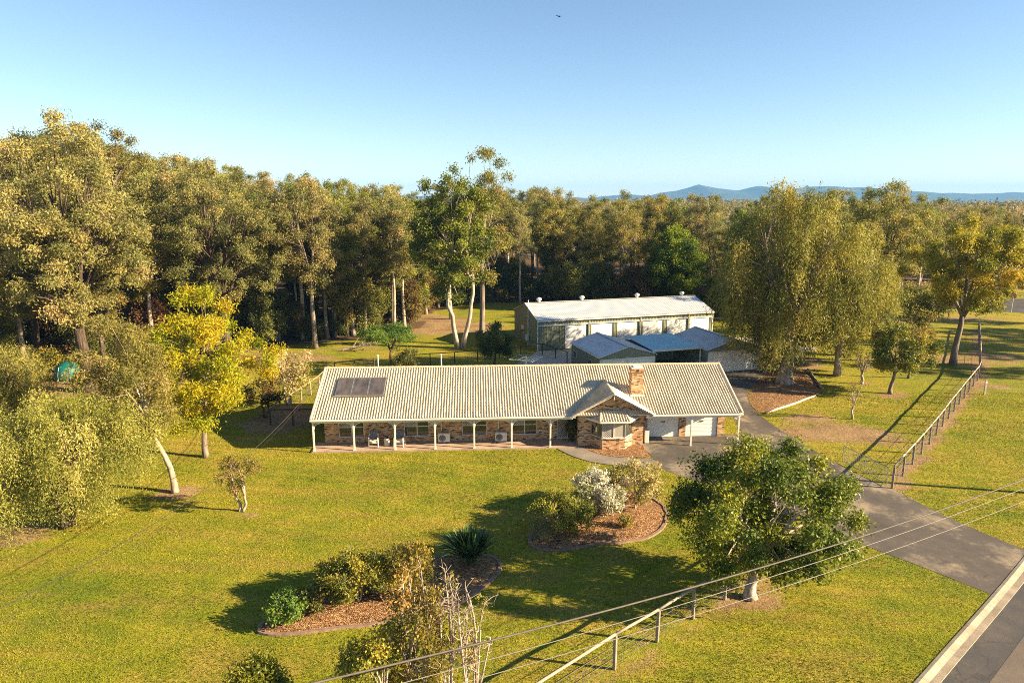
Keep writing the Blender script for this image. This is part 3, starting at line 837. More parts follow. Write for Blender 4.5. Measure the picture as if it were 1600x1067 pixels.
for p, q, parts in ((A, B, 1), (B, Cc, 2), (Cc, D, 1)):
    d = Vector((q[0] - p[0], q[1] - p[1])); L = d.length; d.normalize()
    fr = MB()
    for k in range(parts + 1):
        c = Vector(p) + d * (L * k / parts); fr.bar((c.x, c.y + .04, .842), (c.x, c.y + .04, 2.1), .06, .06)
    for z in (.87, 2.06): fr.bar((p[0], p[1] + .04, z), (q[0], q[1] + .04, z), .05, .06)
    w = fr.build('window_frame', M['alu'], bay)
    for k in range(parts):
        a = Vector(p) + d * (L * k / parts + .03); b = Vector(p) + d * (L * (k + 1) / parts - .03)
        mb = MB(); mb.add([(a.x, a.y + .045, .9), (b.x, b.y + .045, .9), (b.x, b.y + .045, 2.03), (a.x, a.y + .045, 2.03)], [(0, 1, 2, 3)])
        if parts == 2: mb.build('screen' if k == 0 else 'pane', M['screen'] if k == 0 else M['curtain'], bay)
        else: mb.build('pane', M['glass'], bay)
e0, e1, e2, e3 = (18.9, .395), (19.72, -.72), (21.78, -.72), (22.6, .395); EB = 2.14; TB = 2.62
mb = MB(); mb.add([(*e0, EB), (*e1, EB), (*e2, EB), (*e3, EB), (19.95, .395, TB), (21.55, .395, TB)] + [(x, y, EB - .1) for x, y in (e0, e1, e2, e3)], [(0, 1, 4), (1, 2, 5, 4), (2, 3, 5), (6, 7, 1, 0), (7, 8, 2, 1), (8, 9, 3, 2), (9, 8, 7, 6)])
broof = mb.build('bay_roof', M['cap'], house)
bl = math.hypot(1.1, TB - EB)
tile_sheet('roof_tiles', broof, (19.72, -.74, EB + .02), (1, 0, 0), (0, 1.1, TB - EB), 2.06, bl, M['tile'], vmax=lambda s: bl * min(1, max(.02, min(s, 2.06 - s) / .23)))
for s0, s1 in (((*e1, EB + .03), (19.95, .36, TB + .03)), ((*e2, EB + .03), (21.55, .36, TB + .03))): caps('hip_cap', s0, s1, .08, M['cap'], broof, .3)
mb = MB()
for p, q in ((e0, e1), (e1, e2), (e2, e3)): mb.bar((p[0], p[1] - .03, EB - .04), (q[0], q[1] - .03, EB - .04), .07, .1)
mb.build('gutter', M['white'], broof)
# chimney
mb = MB(); mb.box(22.4, 23.22, 1.9, 2.7, 2.9, 4.95); ch = mb.build('chimney', M['brick'], house)
mb = MB(); mb.box(22.34, 23.28, 1.84, 2.76, 4.952, 5.2); mb.build('corbel', M['brick'], ch)
mb = MB(); mb.box(22.37, 23.25, 1.87, 2.73, 3.62, 3.7); mb.build('corbel', M['brick'], ch)
mb = MB(); mb.box(22.38, 23.24, 1.88, 2.72, 5.202, 5.27); mb.box(22.55, 23.07, 2.05, 2.55, 5.272, 5.33); mb.build('cap', M['white'], ch)
mb = MB(); mb.box(22.32, 23.3, 1.72, 1.9, 3.19, 3.30); mb.build('flashing', M['white'], ch)
mb = MB(); mb.box(22.72, 22.9, 1.82, 1.84, 5.0, 5.14); mb.build('vent', M['dark'], ch)
for x in (3.8, 8.6):
    mb = MB(); mb.tube([(x, 6.2, 4.1), (x, 6.2, 5.4)], .05, 8); mb.tube([(x, 6.2, 5.38), (x, 6.2, 5.46)], .075, 8); mb.build('vent_pipe', M['white'], house)
for x in (1.0, 18.25): pass
mb = MB(); mb.tube([(8.75, 1.76, .9), (8.75, 1.76, 2.25)], .035, 6); mb.build('conduit', M['white'], house)
mb = MB(); mb.tube([(12.85, 1.76, .9), (12.85, 1.76, 2.25)], .035, 6); mb.build('conduit', M['white'], house)

# solar hot-water collectors on the roof
sw = thing('solar_water_heater', 'three dark glass solar collector panels on the cream tiled roof', 'solar panel', HP(1.3, 2.1, EZ + .442 * 2.1 + .09), HR)
sl = math.atan2(RZ - EZ, RID)
for k in range(3):
    Mx = Matrix.Translation((k * 1.15, 0, 0)) @ Matrix.Rotation(sl, 4, 'X')
    mb = MB(); mb.box(0, 1.12, 0, 1.95, .02, .10, Mx); pn = mb.build('panel', M['galv'], sw)
    mb = MB(); mb.box(.035, 1.085, .035, 1.915, .101, .108, Mx); mb.build('glass', M['solar'], pn)
mb = MB(); Mx = Matrix.Rotation(sl, 4, 'X')
mb.box(-.1, 3.5, -.1, -.04, .0, .09, Mx); mb.box(-.1, 3.5, 1.98, 2.03, .0, .09, Mx); mb.build('rack', M['post'], sw)

# air-conditioner condensers
def condenser(lx, ly, rz, label, z=.1, tall=False):
    t = thing('air_conditioner', label, 'air conditioner', HP(lx, ly, z), HR + rz, 'air conditioner units beside the brick walls')
    h = .95 if tall else .62; w = .42 if tall else .42
    mb = MB(); mb.box(-w, w, -.15, .15, .06, .06 + h); mb.build('casing', M['ac'], t, .02)
    fans = ((-.12, .06 + h * .5),) if not tall else ((-.05, .32), (-.05, .76))
    r = .24 if not tall else .2
    for fx, fz in fans:
        mb = MB(); pts = [(fx + r * math.cos(a), fz + r * math.sin(a)) for a in [2 * math.pi * k / 20 for k in range(20)]]
        mb.add([(x, -.152, zz) for x, zz in pts] + [(x, -.165, fz + (zz - fz) * .95) for x, zz in pts], [tuple(range(20, 40))] + [(i, (i + 1) % 20, (i + 1) % 20 + 20, i + 20) for i in range(20)])
        f = mb.build('fan_guard', M['grille'], t)
        mb = MB()
        for k in range(4): mb.bar((fx - r * .9, -.17, fz - r * .6 + k * r * .4), (fx + r * .9, -.17, fz - r * .6 + k * r * .4), .008, .008)
        mb.build('guard_wire', M['galv'], f)
    for fx in (-.28, .28):
        mb = MB(); mb.box(fx - .05, fx + .05, -.17, .17, 0, .06); mb.build('foot', M['dark'], t)
condenser(8.95, 1.45, 0, 'white air conditioner with pipe above, nearer the two armchairs on the veranda')
condenser(13.0, 1.45, 0, 'white air conditioner between the third and fourth veranda windows')
condenser(23.35, 1.05, R(90), 'tall white air conditioner on the projecting bay room beside the garage doors', 0.0, True)

# veranda furniture
def armchair(lx, ly, rz, label):
    t = thing('armchair', label, 'chair', HP(lx, ly, .1), HR + rz, 'veranda armchairs')
    for sx in (-1, 1):
        for y0, z1 in ((-.3, .62), (.26, .5)):
            mb = MB(); mb.bar((sx * .33, y0 - .02, 0), (sx * .31, y0, z1), .055, .055); mb.build('leg', M['white'], t)
        mb = MB(); mb.tube([(sx * .31, -.32, .62), (sx * .32, -.1, .66), (sx * .31, .22, .64), (sx * .29, .34, .8)], .035, 6); mb.build('armrest', M['white'], t)
    mb = MB(); mb.box(-.32, .32, -.32, .3, .30, .36); mb.build('seat', M['white'], t, .015)
    mb = MB(); mb.box(-.29, .29, -.31, .22, .362, .47); mb.build('cushion', M['cushion'], t, .03)
    Mx = Matrix.Translation((0, .26, .4)) @ Matrix.Rotation(R(-14), 4, 'X')
    mb = MB(); mb.box(-.29, .29, -.03, .04, 0, .62, Mx); mb.build('backrest', M['wicker'], t, .02)
armchair(4.05, .95, R(4), 'cream framed armchair with grey back, left of the drum side table')
armchair(5.85, .95, R(-6), 'cream framed armchair with grey back, behind the third veranda post')
t = thing('side_table', 'small pale drum side table between the two veranda armchairs', 'table', HP(4.98, 1.0, .1), HR)
mb = MB(); mb.lathe([(.15, 0), (.19, .04), (.2, .3), (.19, .5), (.17, .52)], sides=18); mb.build('drum', M['drum'], t)
mb = MB(); mb.lathe([(.2, .521), (.21, .535), (.2, .55)], sides=18); mb.build('table_top', M['drum'], t)
t = thing('plant_pot', 'small dark pot standing on the pale drum side table', 'pot', HP(4.98, 1.0, .651), HR)
mb = MB(); mb.lathe([(.06, 0), (.09, .05), (.1, .12), (.08, .125)], sides=14); mb.build('pot', M['dark'], t)

# ------------------------------------------------------------------ sheds
def ribbed_wall(p, q, z0, ztop, rib=.2, depth=.028):
    """sheet-metal wall from p to q (local xy), trapezoid ribs, top height by position"""
    p, q = Vector(p), Vector(q); L = (q - p).length; d = (q - p) / L; n = Vector((d.y, -d.x))
    ss = []
    k = 0.0
    while k < L:
        for f, o in ((0, 0), (.45, 0), (.55, 1), (.9, 1)):
            s = k + f * rib
            if s < L: ss.append((s, o * depth))
        k += rib
    ss.append((L, 0))
    mb = MB(); V = []
    for s, o in ss:
        c = p + d * s + n * o; zt = ztop(s) if callable(ztop) else ztop
        V += [(c.x, c.y, z0), (c.x, c.y, zt)]
    mb.add(V, [(2 * i, 2 * i + 2, 2 * i + 3, 2 * i + 1) for i in range(len(ss) - 1)])
    return mb
def ribbed_roof(org, u, v, width, length, rib=.2, depth=.018, thick=.0):
    org, u, v = Vector(org), Vector(u).normalized(), Vector(v).normalized(); n = u.cross(v); n = n if n.z > 0 else -n
    ss = []; k = 0.0
    while k < width:
        for f, o in ((0, 0), (.5, 0), (.6, 1), (.9, 1)):
            if k + f * rib < width: ss.append((k + f * rib, o * depth))
        k += rib
    ss.append((width, 0)); mb = MB(); V = []
    for s, o in ss:
        a = org + u * s + n * o; V += [a, a + v * length]
    mb.add(V, [(2 * i, 2 * i + 2, 2 * i + 3, 2 * i + 1) for i in range(len(ss) - 1)])
    return mb
def roller(parent, x0, x1, y, z0, z1, mat, pitch=.1):
    zs = np.arange(z0, z1, pitch / 3); mb = MB(); n = len(zs); ys = y + .012 * np.sin((zs - z0) / pitch * 2 * np.pi)
    mb.add([(x0, b, a) for a, b in zip(zs, ys)] + [(x1, b, a) for a, b in zip(zs, ys)], [(i, i + n, i + n + 1, i + 1) for i in range(n - 1)])
    return mb.build('roller_door', mat, parent)

SR = R(17)
shed = thing('machinery_shed', 'long pale green metal shed with six white roller doors behind the house', 'shed', (2.95, 77.0, 0), SR)
SLn, SD, SE, SZ = 23.0, 9.0, 3.5, 4.8
doors = [(3.4, 6.1), (6.7, 9.45), (10.05, 12.7), (13.4, 16.1), (16.7, 19.4), (19.9, 22.6)]
xx = 0.0
for a, b in doors + [(SLn, SLn)]:
    if a - xx > .02: ribbed_wall((xx, 0), (a, 0), 0.02, 2.86).build('wall_panel', M['shed_green'], shed)
    xx = b
ribbed_wall((0, 0), (SLn, 0), 2.861, SE).build('wall_panel', M['shed_green'], shed)
gab = lambda s: SE + (SZ - SE) * (1 - abs(s - SD / 2) / (SD / 2))
ribbed_wall((0, SD), (0, 0), 0.02, gab).build('wall_panel', M['shed_green'], shed)
ribbed_wall((SLn, 0), (SLn, SD), 0.02, gab).build('wall_panel', M['shed_green'], shed)
ribbed_wall((SLn, SD), (0, SD), 0.02, SE).build('wall_panel', M['shed_green'], shed)
for a, b in doors: roller(shed, a, b, .05, .02, 2.85, M['door_white'])
mb = MB(); mb.box(0.02, SLn - .02, -.09, -.035, 2.80, 2.92); mb.build('door_head', M['alu'], shed)
sl_r = math.hypot(SD / 2 + .15, (SZ - SE) * (SD / 2 + .15) / (SD / 2))
dz = (SZ - SE) / (SD / 2)
shed_roof = ribbed_roof((-.12, -.15, SE - .15 * dz + .05), (1, 0, 0), (0, 1, dz), SLn + .24, sl_r, .24).build('roof_sheet', M['zinc'], shed)
ribbed_roof((-.12, SD + .15, SE - .15 * dz + .05), (1, 0, 0), (0, -1, dz), SLn + .24, sl_r, .24).build('roof_sheet', M['zinc'], shed)
mb = MB(); mb.bar((-.14, SD / 2, SZ + .09), (SLn + .14, SD / 2, SZ + .09), .4, .02); mb.build('ridge_capping', M['zinc'], shed)
mb = MB(); mb.box(-.1, SLn + .1, -.26, -.16, SE - .16, SE - .02); mb.build('gutter', M['alu'], shed)
for x in (-.02, SLn + .02):
    mb = MB()
    for sg in (0, 1): mb.bar((x, -.12 if not sg else SD + .12, SE - .02), (x, SD / 2, SZ + .03), .06, .14, (1, 0, 0))
    mb.build('barge_flashing', M['alu'], shed)
for x in (0.0, SLn): 
    mb = MB(); mb.box(x - .05, x + .05, -.05, .05, .02, SE - .02); mb.build('corner_flashing', M['alu'], shed)
for s in (1.7, 7.3, 14.8, 21.2):
    mb = MB(); mb.lathe([(.16, SZ + .08), (.16, SZ + .26), (.27, SZ + .34), (.32, SZ + .48), (.26, SZ + .62), (.1, SZ + .68)], s, SD / 2, 16); v = mb.build('roof_vent', M['alu'], shed, smooth=True)
for x, y in ((-.08, SD * .36),):
    mb = MB(); mb.tube([(x, y, .02), (x, y, 5.4)], .06, 8); mb.build('mast', M['alu'], shed)
    mb = MB(); mb.box(x - .25, x - .02, y - .35, y + .35, .6, 1.25); mb.build('meter_box', M['alu'], shed)
for y in (SD * .62,):
    mb = MB(); mb.box(-.05, -.035, y - .45, y + .45, 1.1, 2.0); w = mb.build('window', M['alu'], shed)
    mb = MB(); mb.box(-.06, -.052, y - .39, y + .39, 1.16, 1.94); mb.build('pane', M['glass'], w)
mb = MB(); mb.box(1.6, 2.45, -.05, -.035, .05, 2.1); mb.build('door', M['shed_green'], shed)
for k, x in enumerate((6.4, 13.05, 19.65)):
    mb = MB(); mb.tube([(x, -.12, .02), (x, -.12, SE - .1)], .04, 6); mb.build('downpipe', M['alu'], shed)

GW, GDp, GE, GRZ = 5.75, 7.3, 2.4, 3.24
def garage(loc, label, windows):
    g = thing('metal_garage', label, 'garage', (*loc, 0), SR, None)
    ga = lambda s: GE + (GRZ - GE) * (1 - abs(s - GW / 2) / (GW / 2))
    ribbed_wall((0, 0), (GW, 0), 2.12, ga).build('gable_panel', M['gar_green'], g)
    ribbed_wall((GW, GDp), (0, GDp), .02, ga).build('wall_panel', M['gar_green'], g)
    ribbed_wall((0, GDp), (0, 0), .02, GE).build('wall_panel', M['gar_green'], g)
    ribbed_wall((GW, 0), (GW, GDp), .02, GE).build('wall_panel', M['gar_green'], g)
    for a, b in ((.06, GW / 2 - .04), (GW / 2 + .04, GW - .06)): roller(g, a, b, .03, .02, 2.11, M['door_white'])
    for x in (0, GW / 2, GW):
        mb = MB(); mb.box(x - .045, x + .045, -.045, .045, .02, 2.12); mb.build('door_post', M['alu'], g)
    mb = MB(); mb.box(-.02, GW + .02, -.06, -.035, 2.08, 2.18); mb.build('door_head', M['alu'], g)
    dzz = (GRZ - GE) / (GW / 2); ln = math.hypot(GW / 2 + .12, dzz * (GW / 2 + .12))
    ribbed_roof((-.12, -.12, GE - .12 * dzz + .05), (0, 1, 0), (1, 0, dzz), GDp + .24, ln, .22).build('roof_sheet', M['zinc_dull'], g)
    ribbed_roof((GW + .12, -.12, GE - .12 * dzz + .05), (0, 1, 0), (-1, 0, dzz), GDp + .24, ln, .22).build('roof_sheet', M['zinc_dull'], g)
    mb = MB(); mb.bar((GW / 2, -.14, GRZ + .085), (GW / 2, GDp + .14, GRZ + .085), .32, .02); mb.build('ridge_capping', M['zinc_dull'], g)
    for sx in (0, 1):
        mb = MB(); mb.bar((-.14 if not sx else GW + .14, -.14, GE + .01), (GW / 2, -.14, GRZ + .05), .03, .15, (0, 1, 0)); mb.build('barge_flashing', M['alu'], g)
        x = -.2 if not sx else GW + .12
        mb = MB(); mb.box(x, x + .08, -.1, GDp + .1, GE - .1, GE + .0); mb.build('gutter', M['alu'], g)
    for y in windows:
        mb = MB(); mb.box(-.055, -.035, y - .42, y + .42, 1.0, 1.75); w = mb.build('window', M['alu'], g)
        for a, b in ((y - .37, y - .02), (y + .02, y + .37)):
            mb = MB(); mb.box(-.064, -.057, a, b, 1.05, 1.70); mb.build('pane', M['glass'], w)
    return g
garage((8.37, 63.0), 'grey green gabled garage with two side windows, left of the blue carport roof', (2.4, 6.2))
garage((19.6, 66.4), 'grey green gabled garage with white doors, between carport and weeping paperbark', ())
cp = thing('carport', 'blue roofed carport joining the two gabled garages', 'carport', (8.37, 63.0, 0), SR)
mb = ribbed_roof((5.98, .9, 2.50), (1, 0, 0), (0, 1, .045), 5.55, 6.1, .2).build('roof_sheet', M['blue_roof'], cp)
mb = MB(); mb.box(5.98, 11.5, .80, .895, 2.36, 2.54); mb.build('fascia', M['alu'], cp)
ribbed_wall((11.6, 6.8), (6.0, 6.8), .02, 2.4).build('back_wall', M['gar_green'], cp)
mb = MB(); mb.box(7.6, 8.8, 6.70, 6.78, .8, 2.0); mb.build('window', M['glass'], cp)
for x in (6.1, 11.4):
    mb = MB(); mb.box(x - .05, x + .05, .92, 1.02, 0.02, 2.35); mb.build('post', M['alu'], cp)

# ------------------------------------------------------------------ fences
def along(pts, spacing):
    P = [Vector(p) for p in pts]; out = [P[0]]; carry = 0.0
    for a, b in zip(P[:-1], P[1:]):
        L = (b - a).length; s = spacing - carry
        while s < L - 1e-3:
            out.append(a.lerp(b, s / L)); s += spacing
        carry = L - (s - spacing)
    return out
def fence(name, label, pts, h, spacing, pmat, rmat, pw=.12, rail=(.11, .11), wires=(), rnd=3, exact=False, low_rail=None, net=None):
    t = thing(name, label, 'fence', (pts[0][0], pts[0][1], 0)); o = Vector((pts[0][0], pts[0][1], 0)); rng = random.Random(rnd)
    P = [Vector(p) for p in pts] if exact else along(pts, spacing)
    P3 = [Vector((p.x, p.y, 0)) - o for p in P]
    hs = [h + rng.uniform(-.03, .03) for _ in P3]
    for p, hh in zip(P3, hs):
        mb = MB(); lean = Vector((rng.uniform(-.02, .02), rng.uniform(-.02, .02), 0))
        mb.bar(p, p + lean + Vector((0, 0, hh)), pw, pw, (0.6, 0.8, 0)); mb.build('post', pmat, t, .012)
    for i in range(len(P3) - 1):
        for zf in ([1.0] + ([low_rail] if low_rail else [])):
            a = P3[i] + Vector((0, 0, hs[i] * zf)); b = P3[i + 1] + Vector((0, 0, hs[i + 1] * zf)); d = (b - a).normalized()
            if zf == 1.0: a.z += rail[1] * .4; b.z += rail[1] * .4
            pts3 = [a - d * .02, a.lerp(b, .33) + Vector((0, 0, rng.uniform(-.015, .015))), a.lerp(b, .66) + Vector((0, 0, rng.uniform(-.015, .015))), b + d * .02]
            mb = MB(); mb.tube(pts3, rail[1] / 2, 7); mb.build('rail', rmat, t, smooth=True)
    for z in wires:
        mb = MB()
        for a, b in zip(P3[:-1], P3[1:]): mb.bar(a + Vector((0, 0, z)), b + Vector((0, 0, z)), .012, .012)
        mb.build('wire', M['wire'], t)
    if net:
        mb = MB(); n0, n1, st = net
        for a, b in zip(P3[:-1], P3[1:]):
            L = (b - a).length; k = int(L / st)
            for j in range(1, k): 
                c = a.lerp(b, j / k); mb.bar(c + Vector((0, 0, n0)), c + Vector((0, 0, n1)), .007, .007)
        mb.build('netting', M['wire'], t)['kind'] = 'stuff'
    return t
fence('post_and_rail_fence', 'weathered post and rail fence climbing the verge right of the driveway', UPPER_FENCE, 1.4, 2.55, M['post'], M['rail'], wires=(.3, .6, .95), net=(.1, .95, .3))
fence('post_and_rail_fence', 'weathered post and rail fence at the front, under the dark green tree', LOWER_FENCE, 1.38, 2.3, M['post'], M['rail'], wires=(.25, .5, .75, 1.0), exact=True, rnd=8, net=(.1, 1.0, .24))
fence('dark_timber_fence', 'dark stained paddock fence behind the house with a leafy gap', [(-18.6, 50.2), (-15.2, 50.4)], 1.2, 1.7, M['darkrail'], M['darkrail'], .1, (.08, .11), (.3, .6, .9), 5).update_tag()
bpy.data.objects['dark_timber_fence']['label'] = 'short dark timber fence joining the left end of the house'
fence('brown_timber_fence', 'brown timber and wire fence running back beside the left end of the roof', [(-18.7, 50.6), (-18.6, 52.8), (-18.2, 56), (-17.7, 60.2), (-17.8, 65.3)], 1.2, 2.0, M['brownrail'], M['brownrail'], .1, (.09, .12), (.3, .6, .9), 6, net=(.1, .9, .3))
fence('dark_timber_fence', 'dark rail fence behind the roof, left of the clothes hoist', [(-17.6, 65.8), (-15.4, 67), (-13.3, 67.9)], 1.2, 2.0, M['darkrail'], M['darkrail'], .1, (.08, .11), (.3, .6, .9), 7)
fence('dark_timber_fence', 'long dark rail fence curving from the flat-crowned tree to the near garage', [(-11, 68.9), (-8.2, 70.1), (-5.2, 70.8), (-.3, 73.3), (3.7, 74.9), (5.0, 72.4), (6.0, 70.2)], 1.2, 2.6, M['darkrail'], M['darkrail'], .09, (.06, .09), (.3, .6, .9), 9)
fence('boundary_fence', 'far boundary fence between the right lawn trees and the back road', [(40, 102), (52, 100.5), (66, 98)], 1.0, 3.0, M['darkrail'], M['darkrail'], .1, (.08, .14), (), 12)

# open gate on the driveway
gx, gy = 22.75, 38.75
gt = thing('farm_gate', 'galvanised mesh farm gate standing open along the driveway edge', 'gate', (gx, gy, 0))
e = Vector((-0.95, 3.75, 0))
mb = MB()
for z in (.15, 1.2): mb.tube([Vector((0, 0, z)), e + Vector((0, 0, z))], .024, 6)
for f in (0.02, .5, 1.0): mb.tube([e * f + Vector((0, 0, .15)), e * f + Vector((0, 0, 1.2))], .024, 6)
mb.build('gate_frame', M['galv'], gt)
mb = MB()
for k in range(1, 26): mb.bar(e * (k / 26) + Vector((0, 0, .15)), e * (k / 26) + Vector((0, 0, 1.2)), .008, .008)
for k in range(1, 8): mb.bar(Vector((0, 0, .15 + k * .13)), e + Vector((0, 0, .15 + k * .13)), .008, .008)
mb.build('mesh_infill', M['galv'], gt)
t = thing('marker_post', 'single pale marker post on the grass outside the upper fence', 'post', (*G(1538, 617), 0))
mb = MB(); mb.box(-.08, .08, -.06, .06, 0, 1.35); mb.build('shaft', M['log'], t, .01); mb = MB(); mb.box(-.085, .085, -.065, .065, 1.1, 1.25); mb.build('band', M['sign_white'], t)
# log edging and pieces by the paperbark bed
def log(pa, pb, r, label, mat=None):
    a = Vector((*G(*pa), r)); b = Vector((*G(*pb), r)); t = thing('log', label, 'log', (a.x, a.y, 0)); d = b - a
    mb = MB(); pts = [Vector((0, 0, r)) + d * f + Vector((0, 0, .03 * math.sin(f * 9))) for f in (0, .2, .4, .6, .8, 1)]
    mb.tube(pts, [r, r * .95, r, r * .9, r * .85, r * .7], 8); mb.build('trunk', mat or M['log'], t, smooth=True)
log((1198, 647), (1274, 620), .1, 'long pale log edging the mulch under the weeping paperbark')
log((1283, 607), (1262, 578), .11, 'dark log edging the right side of the paperbark mulch', M['post'])

# clothes hoist
t = thing('clothes_hoist', 'white rotary clothes hoist on the grass behind the roof ridge', 'clothes line', (1.35, 64.3, 0))
mb = MB(); mb.tube([(0, 0, 0), (0, 0, 2.25)], .05, 8); mb.build('pole', M['alu'], t)
for k in range(4):
    a = k * math.pi / 2 + .35; mb = MB(); mb.tube([(0, 0, 1.85), (1.75 * math.cos(a), 1.75 * math.sin(a), 2.05)], .03, 6); mb.tube([(0, 0, 2.2), (.9 * math.cos(a), .9 * math.sin(a), 1.96)], .02, 5); mb.build('arm', M['alu'], t)
mb = MB()
for r in (.7, 1.2, 1.7):
    for k in range(4):
        a, b = k * math.pi / 2 + .35, (k + 1) * math.pi / 2 + .35
        mb.bar((r * math.cos(a), r * math.sin(a), 1.86 + .11 * r), (r * math.cos(b), r * math.sin(b), 1.86 + .11 * r), .012, .012)
mb.build('line', M['alu'], t)

# stop sign at the far corner
sx, sy = 77.2, 104.3
t = thing('stop_sign', 'red octagonal stop sign on a pole at the far right corner', 'sign', (sx, sy, 0), R(-18))
mb = MB(); mb.tube([(0, 0, 0), (0, 0, 2.9)], .045, 8); mb.build('pole', M['alu'], t)
mb = MB(); oc = [(.42 * math.cos(R(22.5 + 45 * k)), .42 * math.sin(R(22.5 + 45 * k))) for k in range(8)]
mb.add([(x, -.07, 2.55 + z) for x, z in oc] + [(x, -.05, 2.55 + z) for x, z in oc], [tuple(range(8)), tuple(range(15, 7, -1))] + [(i, (i + 1) % 8, (i + 1) % 8 + 8, i + 8) for i in range(8)])
plate = mb.build('plate', M['sign_red'], t)
cu = bpy.data.curves.new('lettering', 'FONT'); cu.body = 'STOP'; cu.size = .34; cu.align_x = 'CENTER'; cu.align_y = 'CENTER'; cu.extrude = .003
to = bpy.data.objects.new('lettering_curve', cu); C.objects.link(to)
dg = bpy.context.evaluated_depsgraph_get(); tm = bpy.data.meshes.new_from_object(to.evaluated_get(dg)); bpy.data.objects.remove(to)
lo = link('lettering', tm, M['sign_white'], plate); lo.location = (0, -.078, 2.55); lo.rotation_euler = (R(90), 0, 0)

# ------------------------------------------------------------------ power line
def power_pole(x, y, h, label, rz):
    t = thing('power_pole', label, 'power pole', (x, y, 0), rz)
    mb = MB(); mb.tube([(0, 0, 0), (0, 0, h * .5), (0, 0, h)], [.19, .16, .13], 10); mb.build('shaft', M['post'], t, smooth=True)
    mb = MB(); mb.box(-1.1, 1.1, -.06, .06, h - .8, h - .68); mb.build('crossarm', M['post'], t)
    for k in (-.95, -.4, .4, .95):
        mb = MB(); mb.lathe([(.03, h - .68), (.05, h - .64), (.035, h - .6), (.05, h - .56), (.03, h - .52)], k, 0, 8); mb.build('insulator', M['ac'], t)
def cable(name, label, a, b, sag, r, mat):
    a, b = Vector(a), Vector(b); t = thing(name, label, 'cable', a)
    pts = []
    for k in range(41):
        f = k / 40; p = a.lerp(b, f) - a; p.z -= sag * 4 * f * (1 - f); pts.append(p)
    mb = MB(); mb.tube(pts, r, 6); mb.build('conductor', mat, t, smooth=True)
PA = (41.5, 35.6); PB = (-16.0, 4.9)
power_pole(*PA, 10.0, 'timber power pole on the roadside verge outside the right edge', R(35))
power_pole(*PB, 10.4, 'timber power pole near the road behind the viewer', R(35))
cable('power_cable', 'thick grey overhead cable crossing the foreground from right to bottom left', (*PA, 9.19), (*PB, 9.84), 2.56, .022, M['cable'])
cable('power_cable', 'upper of the two thin overhead cables below the thick one', (41.2, 34.9, 9.0), (-16, 4.5, 9.4), 2.25, .009, M['cable_pale'])
cable('power_cable', 'lowest thin overhead cable crossing the driveway', (41.0, 34.3, 8.7), (-16, 4.55, 9.1), 2.25, .009, M['cable_pale'])
hx, hy, hz = HP(.0, 4.3, 4.42)
cable('service_cable', 'dark service cable dropping over the left lawn to the roof end', (*PB, 9.0), (hx, hy, hz), 3.0, .015, M['cable_dark'])
cable('service_cable', 'thin second service cable reaching the left roof end', (PB[0] + .15, PB[1], 8.7), (hx, hy - .25, hz - .12), 3.1, .006, M['cable_dark'])

# ------------------------------------------------------------------ vegetation
def LM(name, a, b, c, d=None, **kw):
    st = [(0.0, a), (0.4, b), (0.75, c)] + ([(1.0, d)] if d else [])
    return mat_leaf(name, st, **kw)
L = {}
L['gum'] = LM('gum_leaves', (0.05, 0.06, 0.014), (0.09, 0.095, 0.022), (0.135, 0.13, 0.032), (0.175, 0.14, 0.045))
L['gum_grey'] = LM('grey_gum_leaves', (0.06, 0.07, 0.026), (0.105, 0.11, 0.04), (0.15, 0.145, 0.055), (0.185, 0.155, 0.075))
L['lush'] = LM('green_leaves', (0.03, 0.055, 0.012), (0.06, 0.095, 0.016), (0.10, 0.135, 0.022))
L['weep'] = LM('weeping_leaves', (0.065, 0.072, 0.016), (0.118, 0.116, 0.028), (0.17, 0.158, 0.046), (0.24, 0.19, 0.085), gain=1.95)
L['paper'] = LM('paperbark_leaves', (0.05, 0.06, 0.014), (0.085, 0.09, 0.018), (0.135, 0.13, 0.026), (0.17, 0.14, 0.04))
L['yellow'] = LM('yellow_leaves', (0.065, 0.10, 0.005), (0.13, 0.155, 0.006), (0.20, 0.195, 0.007), (0.22, 0.19, 0.007))
L['fig'] = LM('glossy_dark_leaves', (0.028, 0.045, 0.007), (0.06, 0.08, 0.010), (0.115, 0.125, 0.014), (0.17, 0.15, 0.02), rough=0.48, spec=0.3, trans=0.3)
L['pine'] = LM('bright_needles', (0.03, 0.055, 0.008), (0.075, 0.11, 0.010), (0.15, 0.18, 0.012))
L['rust'] = LM('rusty_leaves', (0.045, 0.034, 0.014), (0.095, 0.062, 0.026), (0.15, 0.10, 0.042), gain=1.4)
L['shrub'] = LM('shrub_leaves', (0.045, 0.055, 0.012), (0.10, 0.105, 0.018), (0.17, 0.15, 0.024), (0.20, 0.145, 0.035))
L['white'] = LM('white_bracts', (0.13, 0.17, 0.06), (0.44, 0.47, 0.40), (0.60, 0.63, 0.58), (0.66, 0.68, 0.64), gain=1.2, jitter=0)
L['pink'] = LM('pinkish_foliage', (0.09, 0.10, 0.02), (0.19, 0.17, 0.05), (0.42, 0.32, 0.21), (0.55, 0.44, 0.33), gain=1.3)
L['dark'] = LM('dark_understorey_leaves', (0.022, 0.030, 0.009), (0.05, 0.06, 0.017), (0.09, 0.095, 0.026))
L['blade'] = LM('strap_leaves', (0.010, 0.022, 0.008), (0.02, 0.038, 0.012), (0.036, 0.058, 0.018), rough=0.42, spec=0.35, trans=0.12)
L['ygum'] = LM('golden_gum_leaves', (0.055, 0.07, 0.008), (0.11, 0.12, 0.010), (0.18, 0.17, 0.012), (0.22, 0.17, 0.016))
B = {}
B['pale'] = mat_bark('pale_gum_bark', (0.20, 0.16, 0.12), (0.42, 0.35, 0.28), (0.60, 0.53, 0.45))
